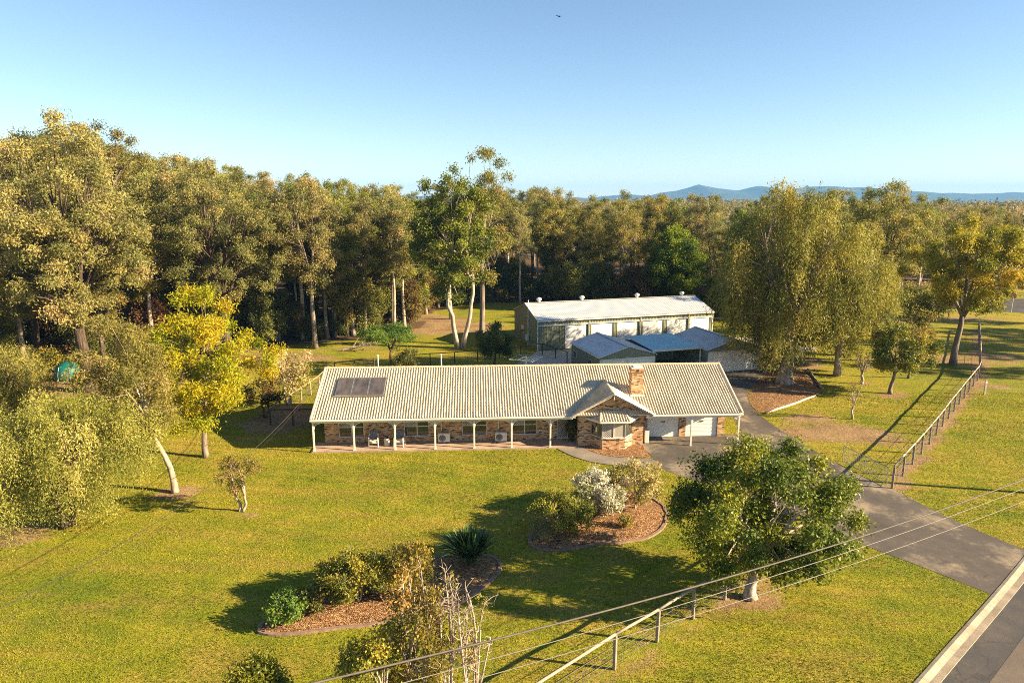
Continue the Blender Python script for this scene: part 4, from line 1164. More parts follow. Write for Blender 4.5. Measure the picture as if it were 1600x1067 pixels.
B['grey'] = mat_bark('grey_bark', (0.11, 0.09, 0.07), (0.21, 0.17, 0.135), (0.33, 0.28, 0.225))
B['dark'] = mat_bark('dark_bark', (0.035, 0.025, 0.018), (0.08, 0.058, 0.042), (0.15, 0.115, 0.085))
B['paper'] = mat_bark('paper_bark', (0.20, 0.15, 0.11), (0.38, 0.31, 0.24), (0.56, 0.48, 0.40), (5, 5, 2))
B['twig'] = mat_bark('pale_twigs', (0.25, 0.20, 0.15), (0.40, 0.33, 0.27), (0.55, 0.47, 0.40))

def unit(v): return v / np.maximum(np.linalg.norm(v, axis=-1, keepdims=True), 1e-9)

def leaves_at(P, out, rng, LL, W, droop=0.3, spread=1.0, face=0.75):
    """one rhombic leaf (or sprig) per point"""
    n = len(P)
    nrm = unit(out * face + rng.normal(0, 0.6, (n, 3)))
    a = rng.normal(0, 0.7, (n, 3)) * spread + out * 0.45 + np.array([0, 0, -droop])
    a = unit(a - nrm * np.sum(a * nrm, 1, keepdims=True) * 0.8)
    b = unit(np.cross(nrm, a))
    l = LL * rng.uniform(0.65, 1.35, (n, 1)); w = W * rng.uniform(0.7, 1.3, (n, 1))
    v = np.stack([P, P + a * l * 0.45 + b * w * 0.5, P + a * l, P + a * l * 0.45 - b * w * 0.5], 1)
    return v.reshape(-1, 3), np.arange(4 * n).reshape(n, 4)

def clump_leaves(cs, rs, n_each, rng, leaf, droop, flat=0.75, strand=0.0, tint_c=None, spread=1.0, shell=0.45, sprig=11, fill=0.8):
    P = []; O = []; T = []
    for i, (c, r) in enumerate(zip(cs, rs)):
        n = max(6, int(n_each * (r / np.mean(rs)) ** 2)); ns = max(2, n // sprig)
        d = unit(rng.normal(0, 1, (ns, 3))); rad = rng.uniform(0, 1, (ns, 1)) ** shell
        lump = 0.75 + 0.35 * np.sin(d[:, :1] * 3.1 + i) * np.cos(d[:, 1:2] * 2.7 + 2 * i) + 0.15 * np.sin(d[:, 2:3] * 5 + i)
        q = c + d * rad * lump * r * (1.0 if strand > 0 else fill) * np.array([1, 1, flat])
        # leaves gather on sprigs
        k = n // ns
        qq = np.repeat(q, k, 0) + rng.normal(0, 1, (ns * k, 3)) * leaf[0] * 0.95
        dd = np.repeat(d, k, 0)
        if strand > 0:
            s = rng.uniform(0, 1, (ns * k, 1)) ** 0.8 * strand * np.repeat(rng.uniform(0.3, 1.2, (ns, 1)), k, 0)
            qq = np.repeat(q, k, 0) + rng.normal(0, 1, (ns * k, 3)) * np.array([.07, .07, .1]) * (0.6 + s); qq[:, 2:3] -= s
            qq[:, :2] += dd[:, :2] * s * 0.12
        t0 = (tint_c[i] if tint_c is not None else rng.normal(.45, .21))
        P.append(qq); O.append(dd); T.append(np.clip(t0 + np.repeat(rng.normal(0, .10, ns), k) + rng.normal(0, .09, ns * k), 0, 1))
    P = np.concatenate(P); O = np.concatenate(O); T = np.concatenate(T)
    v, f = leaves_at(P, O, rng, leaf[0], leaf[1], droop, spread)
    return v, f, T

def bez(a, c, b, n):
    t = np.linspace(0, 1, n)[:, None]
    return (1 - t) ** 2 * a + 2 * t * (1 - t) * c + t ** 2 * b

def tree_meshes(name, H, rx, base, n_cl, cl_r, n_leaf, leaf, droop, bark, leafm, seed, trunk_r=.22, fork=.42, limbs=5, lean=(0, 0), ry=None, flat=.75, strand=0, shape='round', stems=1, bare=0, top_bias=0.0, shell=.45, spread=1.0, wig=.25, reach=.65, twigs=0, fill=.8):
    """trunk and crown meshes of one tree: limbs fork from the trunk to leaf clumps spread through an uneven crown"""
    rng = np.random.RandomState(seed); ry = ry or rx
    zc = (base + H) / 2; hz = (H - base) / 2
    lx, ly = lean
    # uneven outline: each direction reaches a different distance
    lob = rng.uniform(.50, 1.16, 9); lob2 = rng.uniform(.62, 1.12, 7)
    cs = []; tries = 0
    while len(cs) < n_cl and tries < n_cl * 60:
        tries += 1
        d = unit(rng.normal(0, 1, 3)); r = rng.uniform(0, 1) ** .31
        az = (math.atan2(d[1], d[0]) / (2 * math.pi)) % 1.0; el = (d[2] + 1) / 2
        m = lob[int(az * 9) % 9] * .6 + lob2[int(el * 6.99)] * .4
        if shape == 'flat' and d[2] < -.2: continue
        if shape == 'cone': wz = 1 - .75 * max(0, (d[2] * r + 1) / 2)
        elif shape == 'egg': wz = 1 - .35 * max(0, d[2] * r)
        elif shape == 'vase': wz = .55 + .5 * (d[2] * r + 1) / 2
        elif shape == 'dome': wz = 1 - .62 * max(0, d[2] * r)
        else: wz = 1
        p = np.array([d[0] * r * rx * m * wz, d[1] * r * ry * m * wz, zc + (d[2] * r + top_bias * (1 - abs(d[2] * r))) * hz * (.85 + .15 * m)])
        f = p[2] / H; p[0] += lx * f; p[1] += ly * f
        rr = cl_r * rng.uniform(.65, 1.3)
        if any(np.linalg.norm((p - q) * np.array([1, 1, 1.2])) < .62 * (rr + r2) * .75 for q, r2 in cs): continue
        cs.append((p, rr))
    C0 = np.array([c for c, _ in cs]); RS = np.array([r for _, r in cs])
    mb = MB()
    # trunk
    tz = max(H * fork, base * .8)
    n = 7; pts = []
    for k in range(n):
        f = k / (n - 1); z = tz * f
        pts.append(np.array([lx * z / H + wig * math.sin(f * 3 + seed) * f * (1 - f) * 2, ly * z / H + wig * math.cos(f * 2.3 + seed) * f * (1 - f) * 2, z]))
    flare = [1.45, 1.12, 1.0, .94, .88, .82, .76]
    if stems == 1: mb.tube(pts, [trunk_r * q for q in flare], 9)
    ends = []
    if stems > 1:
        for s in range(stems):
            a = 2 * math.pi * s / stems + rng.uniform(-.4, .4); off = np.array([math.cos(a), math.sin(a), 0])
            pp = [off * trunk_r * .8 + off * (q[2] * .16) * (1 + .4 * rng.rand()) + q for q in pts]
            mb.tube(pp, [trunk_r * .7 * q for q in flare], 7); ends.append(pp)
    # limbs
    az0 = rng.uniform(0, 2 * math.pi); groups = [[] for _ in range(limbs)]
    for i, c in enumerate(C0):
        x, y = c[0] - lx * c[2] / H, c[1] - ly * c[2] / H
        a = (math.atan2(y, x) - az0) % (2 * math.pi); groups[int(a / (2 * math.pi) * limbs) % limbs].append(i)
    for g, idx in enumerate(groups):
        if not idx: continue
        far = C0[idx].mean(0); far = far + (C0[idx][np.argmax(C0[idx][:, 2])] - far) * .45
        src = ends[g % stems] if stems > 1 else pts
        S = src[-1] if g % 2 == 0 else src[-2] * .6 + src[-1] * .4
        rl = trunk_r * .76 * (.78 if g % 2 == 0 else .6)
        mid = S + (far - S) * .45 + np.array([0, 0, .16 * np.linalg.norm(far - S)]) + rng.normal(0, .12, 3) * np.linalg.norm(far - S) * .5
        LP = bez(S, mid, far, 8)
        mb.tube(LP, list(np.linspace(rl, max(.02, rl * .22), 8)), 6)
        for i in idx:
            k = min(7, max(1, int(np.argmin(np.linalg.norm(LP - (C0[i] * reach + LP[0] * (1 - reach)), axis=1)))))
            b0 = LP[k]; rb = max(.012, np.linspace(rl, rl * .22, 8)[k] * .5); e = C0[i]
            dist = np.linalg.norm(e - b0)
            bp = bez(b0, b0 + (e - b0) * .5 + np.array([0, 0, .12 * dist]) + rng.normal(0, .06, 3) * dist, e, 5)
            mb.tube(bp, list(np.linspace(rb, .010 + rb * .15, 5)), 4, cap=False)
            for _ in range(twigs):
                kk = rng.randint(2, 5); d2 = unit(rng.normal(0, 1, 3) + np.array([0, 0, .6])) * RS[i] * rng.uniform(.7, 1.3)
                mb.tube([bp[kk], bp[kk] + d2 * .5 + rng.normal(0, .05, 3), bp[kk] + d2], [rb * .3 + .006, rb * .2 + .005, .004], 3, cap=False)
    tm = mb.mesh(name + '_trunk', smooth=True); tm.materials.append(bark)
    n_live = int(len(C0) * (1 - bare))
    v, f, T = clump_leaves(C0[:n_live], RS[:n_live], n_leaf, rng, leaf, droop, flat, strand, None, spread, shell, 18 if strand > 1 else 11, fill)
    cm = np_mesh(name + '_crown', v, f, T, leafm)
    return tm, cm

def place_tree(name, meshes, label, loc, rz=0.0, sc=1.0, group=None, cat='tree', szz=None):
    t = thing(name, label, cat, (loc[0], loc[1], loc[2] if len(loc) > 2 else 0), rz, group, (sc, sc, szz or sc))
    link('trunk', meshes[0], None, t); link('crown', meshes[1], None, t)
    return t

rnd = random.Random(11)
# --- foreground and garden trees -----------------------------------------
fig = tree_meshes('shade_tree', 7.2, 5.3, 1.1, 78, 1.0, 760, (.14, .08), .25, B['pale'], L['fig'], 24, .24, .22, 8, lean=(.5, .3), ry=4.6, flat=.7, fill=.84, shape='dome', spread=1.1, shell=.5, top_bias=.05)
place_tree('shade_tree', fig, 'dense dark green shade tree with pale trunk beside the front fence', (10.4, 26.9))

sap = tree_meshes('tall_sapling', 9.6, .95, 5.0, 46, .30, 120, (.09, .05), .1, B['twig'], L['shrub'], 33, .09, .48, 6, flat=1.1, bare=.1, spread=1.2, shape='egg', twigs=6, wig=.15)
place_tree('tall_sapling', sap, 'tall sparse sapling with pale bare branches at the bottom centre', (-2.25, 14.3))
sap2 = tree_meshes('twiggy_sapling', 8.75, .55, 5.4, 16, .26, 40, (.085, .045), .1, B['twig'], L['shrub'], 35, .06, .55, 6, flat=1.1, bare=.75, twigs=16, wig=.1, shape='vase')
place_tree('twiggy_sapling', sap2, 'nearly bare twiggy sapling right of the tall sparse sapling', (-1.5, 14.4))
sap4 = tree_meshes('twiggy_bush', 8.35, .6, 5.2, 16, .26, 46, (.085, .045), .1, B['twig'], L['shrub'], 37, .06, .55, 6, flat=1.1, bare=.55, twigs=12, wig=.1, shape='vase')
place_tree('twiggy_sapling', sap4, 'nearly bare twiggy sapling farthest right at the bottom, with a few green leaves', (-.95, 14.5))
sap3 = tree_meshes('leafy_sapling', 7.9, .95, 4.6, 28, .36, 300, (.085, .05), .1, B['twig'], L['shrub'], 39, .08, .5, 5, flat=.9)
place_tree('leafy_sapling', sap3, 'dark leafy sapling at the bottom edge, left of the tall sparse one', (-3.15, 14.0))
top3 = tree_meshes('small_garden_tree', 6.4, .9, 5.4, 20, .30, 260, (.11, .04), .2, B['dark'], L['fig'], 41, .07, .8, 6, flat=.4, shape='flat')
place_tree('small_garden_tree', top3, 'feathery treetop cut off by the bottom left edge of the lawn', (-6.1, 14.0))

weep = tree_meshes('weeping_tree', 7.7, 5.0, 1.9, 84, .9, 980, (.14, .042), 1.1, B['dark'], L['weep'], 51, .24, .22, 8, flat=.8, strand=2.4, stems=3, shell=.5, top_bias=.15)
place_tree('weeping_bottlebrush', weep, 'broad yellow green weeping tree at the left edge of the lawn', (-23.8, 33.6), 0.4)
place_tree('weeping_bottlebrush', tree_meshes('weeping_tree_b', 8.0, 4.4, 3.0, 52, 1.0, 620, (.20, .045), 1.1, B['dark'], L['weep'], 53, .24, .22, 8, flat=.8, strand=1.7, stems=2, shell=.5, top_bias=.2), 'yellow green tree cut off by the left edge, behind the weeping tree', (-33.5, 42.5), 1.4)

paper_s = tree_meshes('leaning_paperbark', 10.6, 3.3, 3.6, 60, .85, 620, (.17, .05), .5, B['paper'], L['weep'], 57, .16, .42, 7, lean=(-3.2, .5), flat=.8, strand=.7, shell=.5, spread=1.1, twigs=1, wig=.5)
place_tree('leaning_paperbark', paper_s, 'pale leaning paperbark with crooked trunk on the left lawn', (-20.0, 37.9))
yel = tree_meshes('yellow_tree', 11.4, 4.7, 2.0, 78, 1.0, 560, (.22, .07), .15, B['grey'], L['yellow'], 61, .17, .40, 7, lean=(.2, 1.0), flat=.5, shell=.55, spread=1.0, shape='egg')
place_tree('yellow_leaved_tree', yel, 'bright golden yellow tree left of the house', (-20.7, 43.6))
small = tree_meshes('small_lawn_tree', 3.3, 1.45, 1.2, 20, .45, 180, (.14, .045), .4, B['paper'], L['weep'], 63, .11, .3, 5, stems=2, flat=.8, strand=.3)
place_tree('small_lawn_tree', small, 'small forked sapling alone on the left lawn', (-15.1, 35.4))
fr = tree_meshes('frangipani', 4.9, 2.5, 1.4, 30, .62, 120, (.22, .10), .1, B['twig'], L['pink'], 67, .15, .3, 7, stems=2, flat=.7, twigs=6)
place_tree('frangipani', fr, 'pale twiggy frangipani with sparse reddish leaves by the brown fence', (-18.9, 55.5))
place_tree('frangipani', tree_meshes('frangipani_b', 3.2, 1.5, .8, 16, .5, 200, (.2, .08), .1, B['dark'], L['rust'], 68, .12, .3, 5, stems=2, twigs=3), 'low reddish shrub under the pale frangipani', (-19.7, 52.2), cat='shrub')

flatt = tree_meshes('flat_crowned_tree', 4.7, 3.0, 3.1, 26, .78, 420, (.2, .06), .1, B['dark'], L['lush'], 71, .14, .5, 7, flat=.32, shape='flat')
place_tree('flat_crowned_tree', flatt, 'small tree with flat feathery crown behind the house roof', (-12.0, 66.2))
place_tree('garden_shrub', tree_meshes('back_shrub', 3.2, 1.5, .6, 16, .55, 300, (.16, .07), .2, B['dark'], L['dark'], 72, .08, .3, 5), 'dark shrub beside the flat crowned tree behind the roof', (-10.6, 64.6), cat='shrub')
place_tree('round_tree', tree_meshes('round_tree', 4.6, 2.1, 1.4, 26, .72, 480, (.18, .09), .2, B['dark'], L['dark'], 73, .12, .35, 6), 'small round dark green tree at the left end of the metal shed', (-1.7, 68.2))

# --- right-hand garden ----------------------------------------------------
pb = tree_meshes('weeping_paperbark', 19.6, 7.4, 3.6, 118, 1.3, 760, (.30, .075), 1.2, B['paper'], L['paper'], 81, .66, .22, 10, lean=(.6, .5), ry=6.0, flat=.85, strand=3.2, shell=.5, top_bias=-.02, shape='egg')
place_tree('weeping_paperbark', pb, 'huge weeping paperbark in orange mulch beside the driveway', (25.7, 62.2))
place_tree('weeping_paperbark', tree_meshes('weeping_paperbark_d', 16.2, 4.8, 3.4, 62, 1.2, 700, (.28, .07), 1.1, B['paper'], L['paper'], 86, .3, .3, 7, flat=.85, strand=2.8, shell=.5), 'lower right-hand crown of weeping paperbark beside the huge one', (32.2, 65.5), .6)
pb2 = tree_meshes('weeping_paperbark_b', 15.5, 5.4, 4.0, 70, 1.35, 760, (.30, .065), 1.1, B['dark'], L['paper'], 83, .5, .3, 7, lean=(-1.2, 0), flat=.85, strand=2.0, shell=.5)
place_tree('weeping_paperbark', pb2, 'second dark trunked paperbark just behind the huge one', (27.6, 71.6), 1.0)
place_tree('weeping_paperbark', tree_meshes('weeping_paperbark_c', 12.5, 4.4, 3.2, 60, 1.3, 700, (.30, .065), 1.1, B['grey'], L['paper'], 85, .35, .3, 7, flat=.85, strand=2.2, shell=.5), 'narrower paperbark hanging over the lawn right of the huge one', (36.5, 74.5), 2.0)
spot = tree_meshes('lawn_tree', 5.9, 3.1, 1.9, 38, .74, 380, (.2, .10), .2, B['grey'], L['fig'], 87, .16, .34, 6, lean=(.5, 0), flat=.75)
place_tree('lawn_tree', spot, 'small spreading tree with thin trunk on the right lawn', (33.9, 59.0))
frb = tree_meshes('bare_frangipani', 3.4, 1.7, 1.0, 22, .42, 14, (.16, .07), .1, B['twig'], L['shrub'], 89, .15, .25, 6, bare=.5, flat=1, twigs=8, shape='vase')
place_tree('bare_frangipani', frb, 'leafless pale branching frangipani left of the spreading lawn tree', (33.0, 62.4))
ys = tree_meshes('thin_sapling', 3.1, 1.1, 1.3, 14, .3, 30, (.14, .06), .1, B['twig'], L['ygum'], 91, .09, .35, 4, bare=.2, twigs=5, shape='vase')
place_tree('thin_sapling', ys, 'thin sapling with few yellow leaves near the bare soil patch', (27.0, 51.8))
gg = tree_meshes('golden_gum', 15.2, 6.0, 5.4, 70, 1.25, 620, (.28, .10), .4, B['grey'], L['ygum'], 93, .30, .34, 7, lean=(.8, 0), flat=.7)
place_tree('golden_gum', gg, 'golden leaved gum with forked grey trunk beside the upper fence', (46.5, 70.0))
place_tree('lawn_tree', tree_meshes('sparse_lawn_tree', 6.8, 2.4, 2.4, 22, .6, 150, (.2, .10), .2, B['grey'], L['paper'], 95, .10, .4, 5), 'sparse slender tree behind the spreading lawn tree', (38.6, 64.4))

# --- shrubs of the two island beds ---------------------------------------
def shrub(name, label, loc, h, r, n_cl, cl_r, n_leaf, leaf, leafm, seed, bark=None, twigs=3, bare=0, flat=.85, group=None, shape='round', spread=1.0):
    me = tree_meshes(name, h, r, .15 * h, n_cl, cl_r, n_leaf, leaf, .05, bark or B['twig'], leafm, seed, .05, .18, 7, stems=3, flat=flat, twigs=twigs, bare=bare, wig=.05, shape=shape, spread=spread)
    return place_tree(name, me, label, (loc[0], loc[1], .08), cat='shrub', group=group)
shrub('flowering_shrub', 'white flowering shrub in the right island bed', (4.9, 35.2), 2.3, 1.75, 34, .48, 330, (.14, .075), L['white'], 101)
shrub('pink_tinged_shrub', 'taller pinkish cream shrub with bare stems behind the white one', (6.9, 35.6), 2.9, 1.7, 34, .45, 190, (.13, .07), L['pink'], 102, twigs=5)
shrub('green_shrub', 'yellow green leafy shrub at the left of the right island bed', (2.75, 33.2), 1.9, 1.7, 28, .45, 300, (.13, .065), L['shrub'], 103)
shrub('grey_shrub', 'dark greyish low shrub at the left tip of the right island bed', (1.5, 32.1), 1.1, .75, 14, .3, 190, (.1, .03), L['gum_grey'], 104)
shrub('seedling', 'tiny green seedling shrub in the mulch of the right island bed', (6.0, 33.2), .7, .4, 8, .2, 90, (.11, .05), L['shrub'], 105)
shrub('low_green_shrub', 'small bright green shrub at the left tip of the left island bed', (-9.25, 25.1), 1.1, .85, 16, .32, 240, (.12, .07), L['lush'], 106)
shrub('bushy_shrub', 'large olive and orange tinged shrub in the left island bed', (-6.6, 26.5), 2.2, 2.0, 40, .46, 330, (.12, .06), L['shrub'], 107, twigs=5)
shrub('bushy_shrub', 'smaller green shrub right of the large olive shrub in the left bed', (-4.5, 26.9), 2.4, 1.3, 26, .42, 300, (.12, .06), L['shrub'], 108)
shrub('low_green_shrub', 'low dark shrub behind the small bright green one in the left bed', (-8.2, 26.2), 1.1, .9, 14, .33, 220, (.12, .06), L['dark'], 109)
shrub('porch_shrub', 'dark upright shrub against the wall beside the front door', HP(18.05, 1.25), 2.0, .32, 16, .26, 230, (.11, .06), L['dark'], 110, B['dark'])

def strap_plant(name, label, loc, n, h, seed):
    rng = np.random.RandomState(seed); t = thing(name, label, 'plant', loc)
    Lf, Fs, T = [], [], []
    for i in range(n):
        a = rng.uniform(0, 2 * math.pi); tilt = rng.uniform(.02, .85); ln = h * rng.uniform(.75, 1.15); w = rng.uniform(.10, .17)
        d = np.array([math.cos(a), math.sin(a)]); sd = np.array([-d[1], d[0], 0]); base = np.array([d[0] * rng.uniform(0, .28), d[1] * rng.uniform(0, .28), 0])
        pts = []
        for k in range(6):
            f = k / 5; hor = ln * (math.sin(tilt) * f + .22 * tilt * f ** 3); z = ln * (math.cos(tilt * .9) * f - .30 * tilt * f ** 3)
            pts.append(base + np.array([d[0] * hor, d[1] * hor, max(.04, z)]))
        ws = [.25, .3, .55, 1.0, .85, .05]
        n0 = len(Lf)
        for p, q in zip(pts, ws):
            Lf.append(p + sd * w * q * .5 + np.array([0, 0, .03 * q])); Lf.append(p); Lf.append(p - sd * w * q * .5 + np.array([0, 0, .03 * q]))
        tt = rng.uniform(.1, .9)
        for k in range(5):
            for s in (0, 1): Fs.append((n0 + 3 * k + s, n0 + 3 * k + s + 1, n0 + 3 * k + s + 4, n0 + 3 * k + s + 3)); T.append(tt)
    link('leaf_blades', np_mesh(name + '_leaves', np.array(Lf), np.array(Fs), np.array(T), L['blade']), None, t)
    mb = MB(); mb.lathe([(.3, 0), (.26, .15), (.15, .3)], sides=10); mb.build('crown_base', B['dark'], t)
strap_plant('bird_of_paradise', 'dark clump of upright strap leaves at the right end of the left island bed', (-2.0, 29.7, .1), 190, 1.75, 5)

# bare fallen branch by the edge of the wood
t = thing('fallen_branch', 'pale bare fallen branch at the edge of the wood behind the roof', 'branch', (-18.5, 76.5, 0))
mb = MB(); rr = random.Random(4)
mb.tube([(-1, 0, .12), (.8, .1, .5), (2.4, -.1, .9), (3.9, .2, 1.1)], [.14, .11, .07, .03], 7)
for k in range(12):
    x = rr.uniform(-.3, 3.4); mb.tube([(x, 0, .3 + x * .2), (x + rr.uniform(-.4, .8), rr.uniform(-.8, .8), .6 + x * .2 + rr.uniform(-.2, .5)), (x + rr.uniform(.2, 1.4), rr.uniform(-1.3, 1.3), .6 + x * .2 + rr.uniform(-.4, .9))], [.04, .03, .01], 5)
mb.build('limb', B['twig'], t)
t = thing('play_tent', 'teal plastic play tunnel half hidden behind the left trees', 'play equipment', (*G(108, 592), 0), 0, None, (.75, .75, .8))
mb = MB(); mb.lathe([(1.5, .0), (1.55, .5), (1.5, 1.2), (1.2, 1.75), (.5, 2.1), (.05, 2.15)], sides=14); mb.build('cover', M['teal'], t, smooth=True)
mb = MB()
for k in range(7):
    a = 2 * math.pi * k / 7; mb.tube([(1.58 * math.cos(a), 1.58 * math.sin(a), 0), (1.6 * math.cos(a), 1.6 * math.sin(a), .8), (1.3 * math.cos(a), 1.3 * math.sin(a), 1.72)], .03, 5)
mb.build('frame', M['galv'], t)
t = thing('play_ring', 'small red plastic toy ring on the ground by the left gum trunk', 'toy', (*G(127, 601), 0))
mb = MB(); mb.tube([(.5 * math.cos(a), 0, .55 + .5 * math.sin(a)) for a in [2 * math.pi * k / 16 for k in range(17)]], .1, 8, cap=False); mb.build('ring', M['red_cloth'], t, smooth=True)

# ------------------------------------------------------------------ the wood
gum = {}
gum['big1'] = tree_meshes('gum_big_a', 25, 9.0, 6.0, 170, 1.25, 380, (.26, .10), .5, B['dark'], L['gum_grey'], 201, .55, .24, 9, flat=.62, shell=.5)
gum['big2'] = tree_meshes('gum_big_b', 25, 8.0, 7.0, 140, 1.25, 380, (.26, .10), .5, B['grey'], L['gum'], 202, .5, .28, 8, flat=.62, shell=.5)
gum['tall1'] = tree_meshes('gum_tall_a', 22, 5.0, 8.2, 74, 1.15, 330, (.27, .105), .5, B['pale'], L['gum'], 203, .30, .42, 6, flat=.65)
gum['tall2'] = tree_meshes('gum_tall_b', 21, 4.6, 7.2, 68, 1.15, 330, (.27, .105), .5, B['grey'], L['gum_grey'], 204, .28, .45, 6, flat=.65)
gum['tall3'] = tree_meshes('gum_tall_c', 20, 5.3, 6.6, 76, 1.1, 330, (.27, .105), .4, B['dark'], L['gum'], 205, .26, .4, 7, flat=.65)
gum['slim1'] = tree_meshes('gum_slim_a', 20, 3.4, 8.4, 48, 1.0, 300, (.27, .105), .5, B['pale'], L['gum_grey'], 206, .22, .5, 5, flat=.75)
gum['slim2'] = tree_meshes('gum_slim_b', 19, 3.6, 6.0, 50, 1.0, 300, (.27, .105), .5, B['dark'], L['gum'], 207, .2, .45, 5, flat=.75)
gum['lush1'] = tree_meshes('gum_lush', 20.5, 5.4, 5.5, 84, 1.25, 430, (.28, .13), .3, B['pale'], L['lush'], 208, .36, .38, 6, flat=.7, stems=2)
gum['sparse'] = tree_meshes('gum_sparse', 22.5, 4.6, 6.0, 54, 1.05, 280, (.27, .105), .5, B['grey'], L['gum'], 209, .3, .45, 7, flat=.7, bare=.2, twigs=4)
gum['mid1'] = tree_meshes('mid_tree_a', 9.0, 2.8, 2.0, 30, .95, 330, (.34, .12), .3, B['dark'], L['gum'], 210, .13, .35, 6)
gum['mid2'] = tree_meshes('mid_tree_b', 8.0, 2.4, 1.4, 26, .9, 330, (.34, .12), .3, B['dark'], L['dark'], 211, .12, .35, 6)
gum['rust'] = tree_meshes('mid_tree_rust', 7.5, 2.0, 1.0, 26, .85, 300, (.34, .12), .4, B['dark'], L['rust'], 212, .11, .4, 6, shape='egg')
gum['bush1'] = tree_meshes('bush_a', 3.2, 2.0, .3, 18, .75, 300, (.30, .11), .2, B['dark'], L['dark'], 213, .07, .25, 5)
gum['bush2'] = tree_meshes('bush_b', 2.6, 1.7, .3, 16, .65, 260, (.28, .11), .2, B['dark'], L['shrub'], 214, .06, .25, 5)
pine = tree_meshes('bright_conifer', 14.5, 5.6, 2.0, 96, 1.1, 480, (.34, .12), .1, B['dark'], L['pine'], 215, .3, .3, 8, flat=.5, shape='egg')

def rr(a, b): return rnd.uniform(a, b)
# individually recognisable trees of the wood and the right-hand park
place_tree('gum_tree', gum['big1'], 'tallest spreading gum at the left, trunk leaning behind the weeping tree', (-38.6, 59.8), .4, .98)
place_tree('gum_tree', gum['big2'], 'large spreading gum cut off by the left edge of the picture', (-54.5, 63.5), 2.2, .93)
place_tree('gum_tree', gum['big1'], 'large gum behind the golden yellow tree at the corner of the wood', (-31.5, 74.0), 3.6, .86)
place_tree('gum_tree', gum['big2'], 'big pale crowned gum deep in the left wood behind the tallest', (-48.5, 78.5), 5.0, 1.02)
place_tree('gum_tree', gum['tall2'], 'lone grey trunked gum at the edge of the lawn behind the fence', (-23.0, 78.0), .9, .92)
place_tree('gum_tree', gum['lush1'], 'lush green gum with white double trunk left of the shed', (-6.1, 78.2), .2, 1.0)
place_tree('gum_tree', gum['sparse'], 'tallest thin topped gum beside the lush green one', (-3.6, 79.9), 1.7, 1.03)
place_tree('bright_conifer', pine, 'rounded bright green conifer behind the metal shed roof', (24.6, 104.0), .7, .93)
place_tree('gum_tree', gum['tall3'], 'tall forked gum with open top rising right of the huge paperbark', (46.2, 85.5), 2.5, .98)
place_tree('gum_tree', gum['slim1'], 'slender tall gum behind the narrower paperbark', (42.0, 92.0), .4, .93)
place_tree('gum_tree', gum['tall1'], 'dark gum on the right lawn near the back road', (58.2, 97.5), 3.0, .84)
place_tree('gum_tree', gum['mid1'], 'short dark tree under the tall forked gum on the right lawn', (49.0, 81.0), 1.0, .9)
place_tree('gum_tree', gum['slim2'], 'slim gum at the far right near the stop sign', (84.0, 122.0), 1.0, .85)
for k, (x, y, g, sc_) in enumerate([(52, 93, 'slim2', .8), (55, 104, 'tall2', .78), (64, 121, 'tall3', .85), (70, 123, 'tall1', .78), (76, 121, 'tall2', .72), (57, 122, 'slim1', .85), (90, 124, 'tall3', .75), (97, 123, 'tall2', .75), (82, 127, 'tall3', .8), (61, 128, 'tall2', .9), (47, 98, 'tall3', .85), (38, 88, 'slim2', .88), (104, 125, 'tall1', .7)]):
    place_tree('gum_tree', gum[g], 'gum tree in the belt along the back road behind the golden gum', (x, y), k * 1.7, sc_, 'gums along the back road')
RIGHT_OFF = [(74, 62, 'tall2'), (83, 70, 'tall3'), (72, 76, 'slim2'), (92, 82, 'tall1'), (86, 92, 'tall2'), (98, 72, 'big2')]
for k, (x, y, g) in enumerate(RIGHT_OFF):
    place_tree('gum_tree', gum[g], 'gum tree standing on the verge beyond the right edge of the picture', (x, y), k * 1.1, .8, 'gums beyond the right edge')

houses_far = [(852, 328, 330, 14), (936, 346, 300, 13), (893, 362, 226, 12), (1003, 341, 330, 12), (1040, 337, 380, 15), (1088, 352, 280, 12), (1128, 346, 310, 12), (1466, 362, 205, 13), (1589, 364, 215, 16), (1592, 388, 150, 14)]
def far_sight(x, y):
    """how high a tree here may be without hiding a far house altogether"""
    lim = 99.0
    for px, py, d, w in houses_far:
        hx_ = (px - 800) / _F * d * 1.02
        if y < d + 4 and abs(x / y - hx_ / d) < (w * .36) / d:
            if y > d - 40: return 0.0
            lim = min(lim, CAM_H - (CAM_H - 2.2 - float(far_rise(hx_, d))) * (y / d))
    return lim

sky_u = [-.9, -.75, -.68, -.58, -.5, -.35, -.2, 0, .1, .2, .3, .5, .75, 1.2]
sky_y = [250, 240, 205, 222, 238, 268, 282, 286, 292, 300, 302, 308, 322, 330]
placed = [(-38.6, 59.8, 6.5), (-54.5, 63.5, 6.5), (-31.5, 74, 6.0), (-48.5, 78.5, 6), (-23, 78, 4.5), (-6.1, 78.2, 5), (-3.6, 79.9, 4), (24.6, 104, 6), (46.2, 85.5, 5), (42, 92, 4), (58.2, 97.5, 5), (84, 122, 5)]
kinds = ['tall1', 'tall2', 'tall3', 'slim1', 'slim2', 'tall2', 'tall3', 'lush1', 'sparse', 'tall1']
base_h = dict(tall1=22, tall2=21, tall3=20, slim1=20, slim2=19, lush1=20.5, sparse=22.5, mid1=9, mid2=8, rust=7.5, bush1=3.2, bush2=2.6, big1=25, big2=25)
def in1(x, y): return bool(in_poly(np.array([x]), np.array([y]), WOOD)[0])
n_for = 0; tries = 0
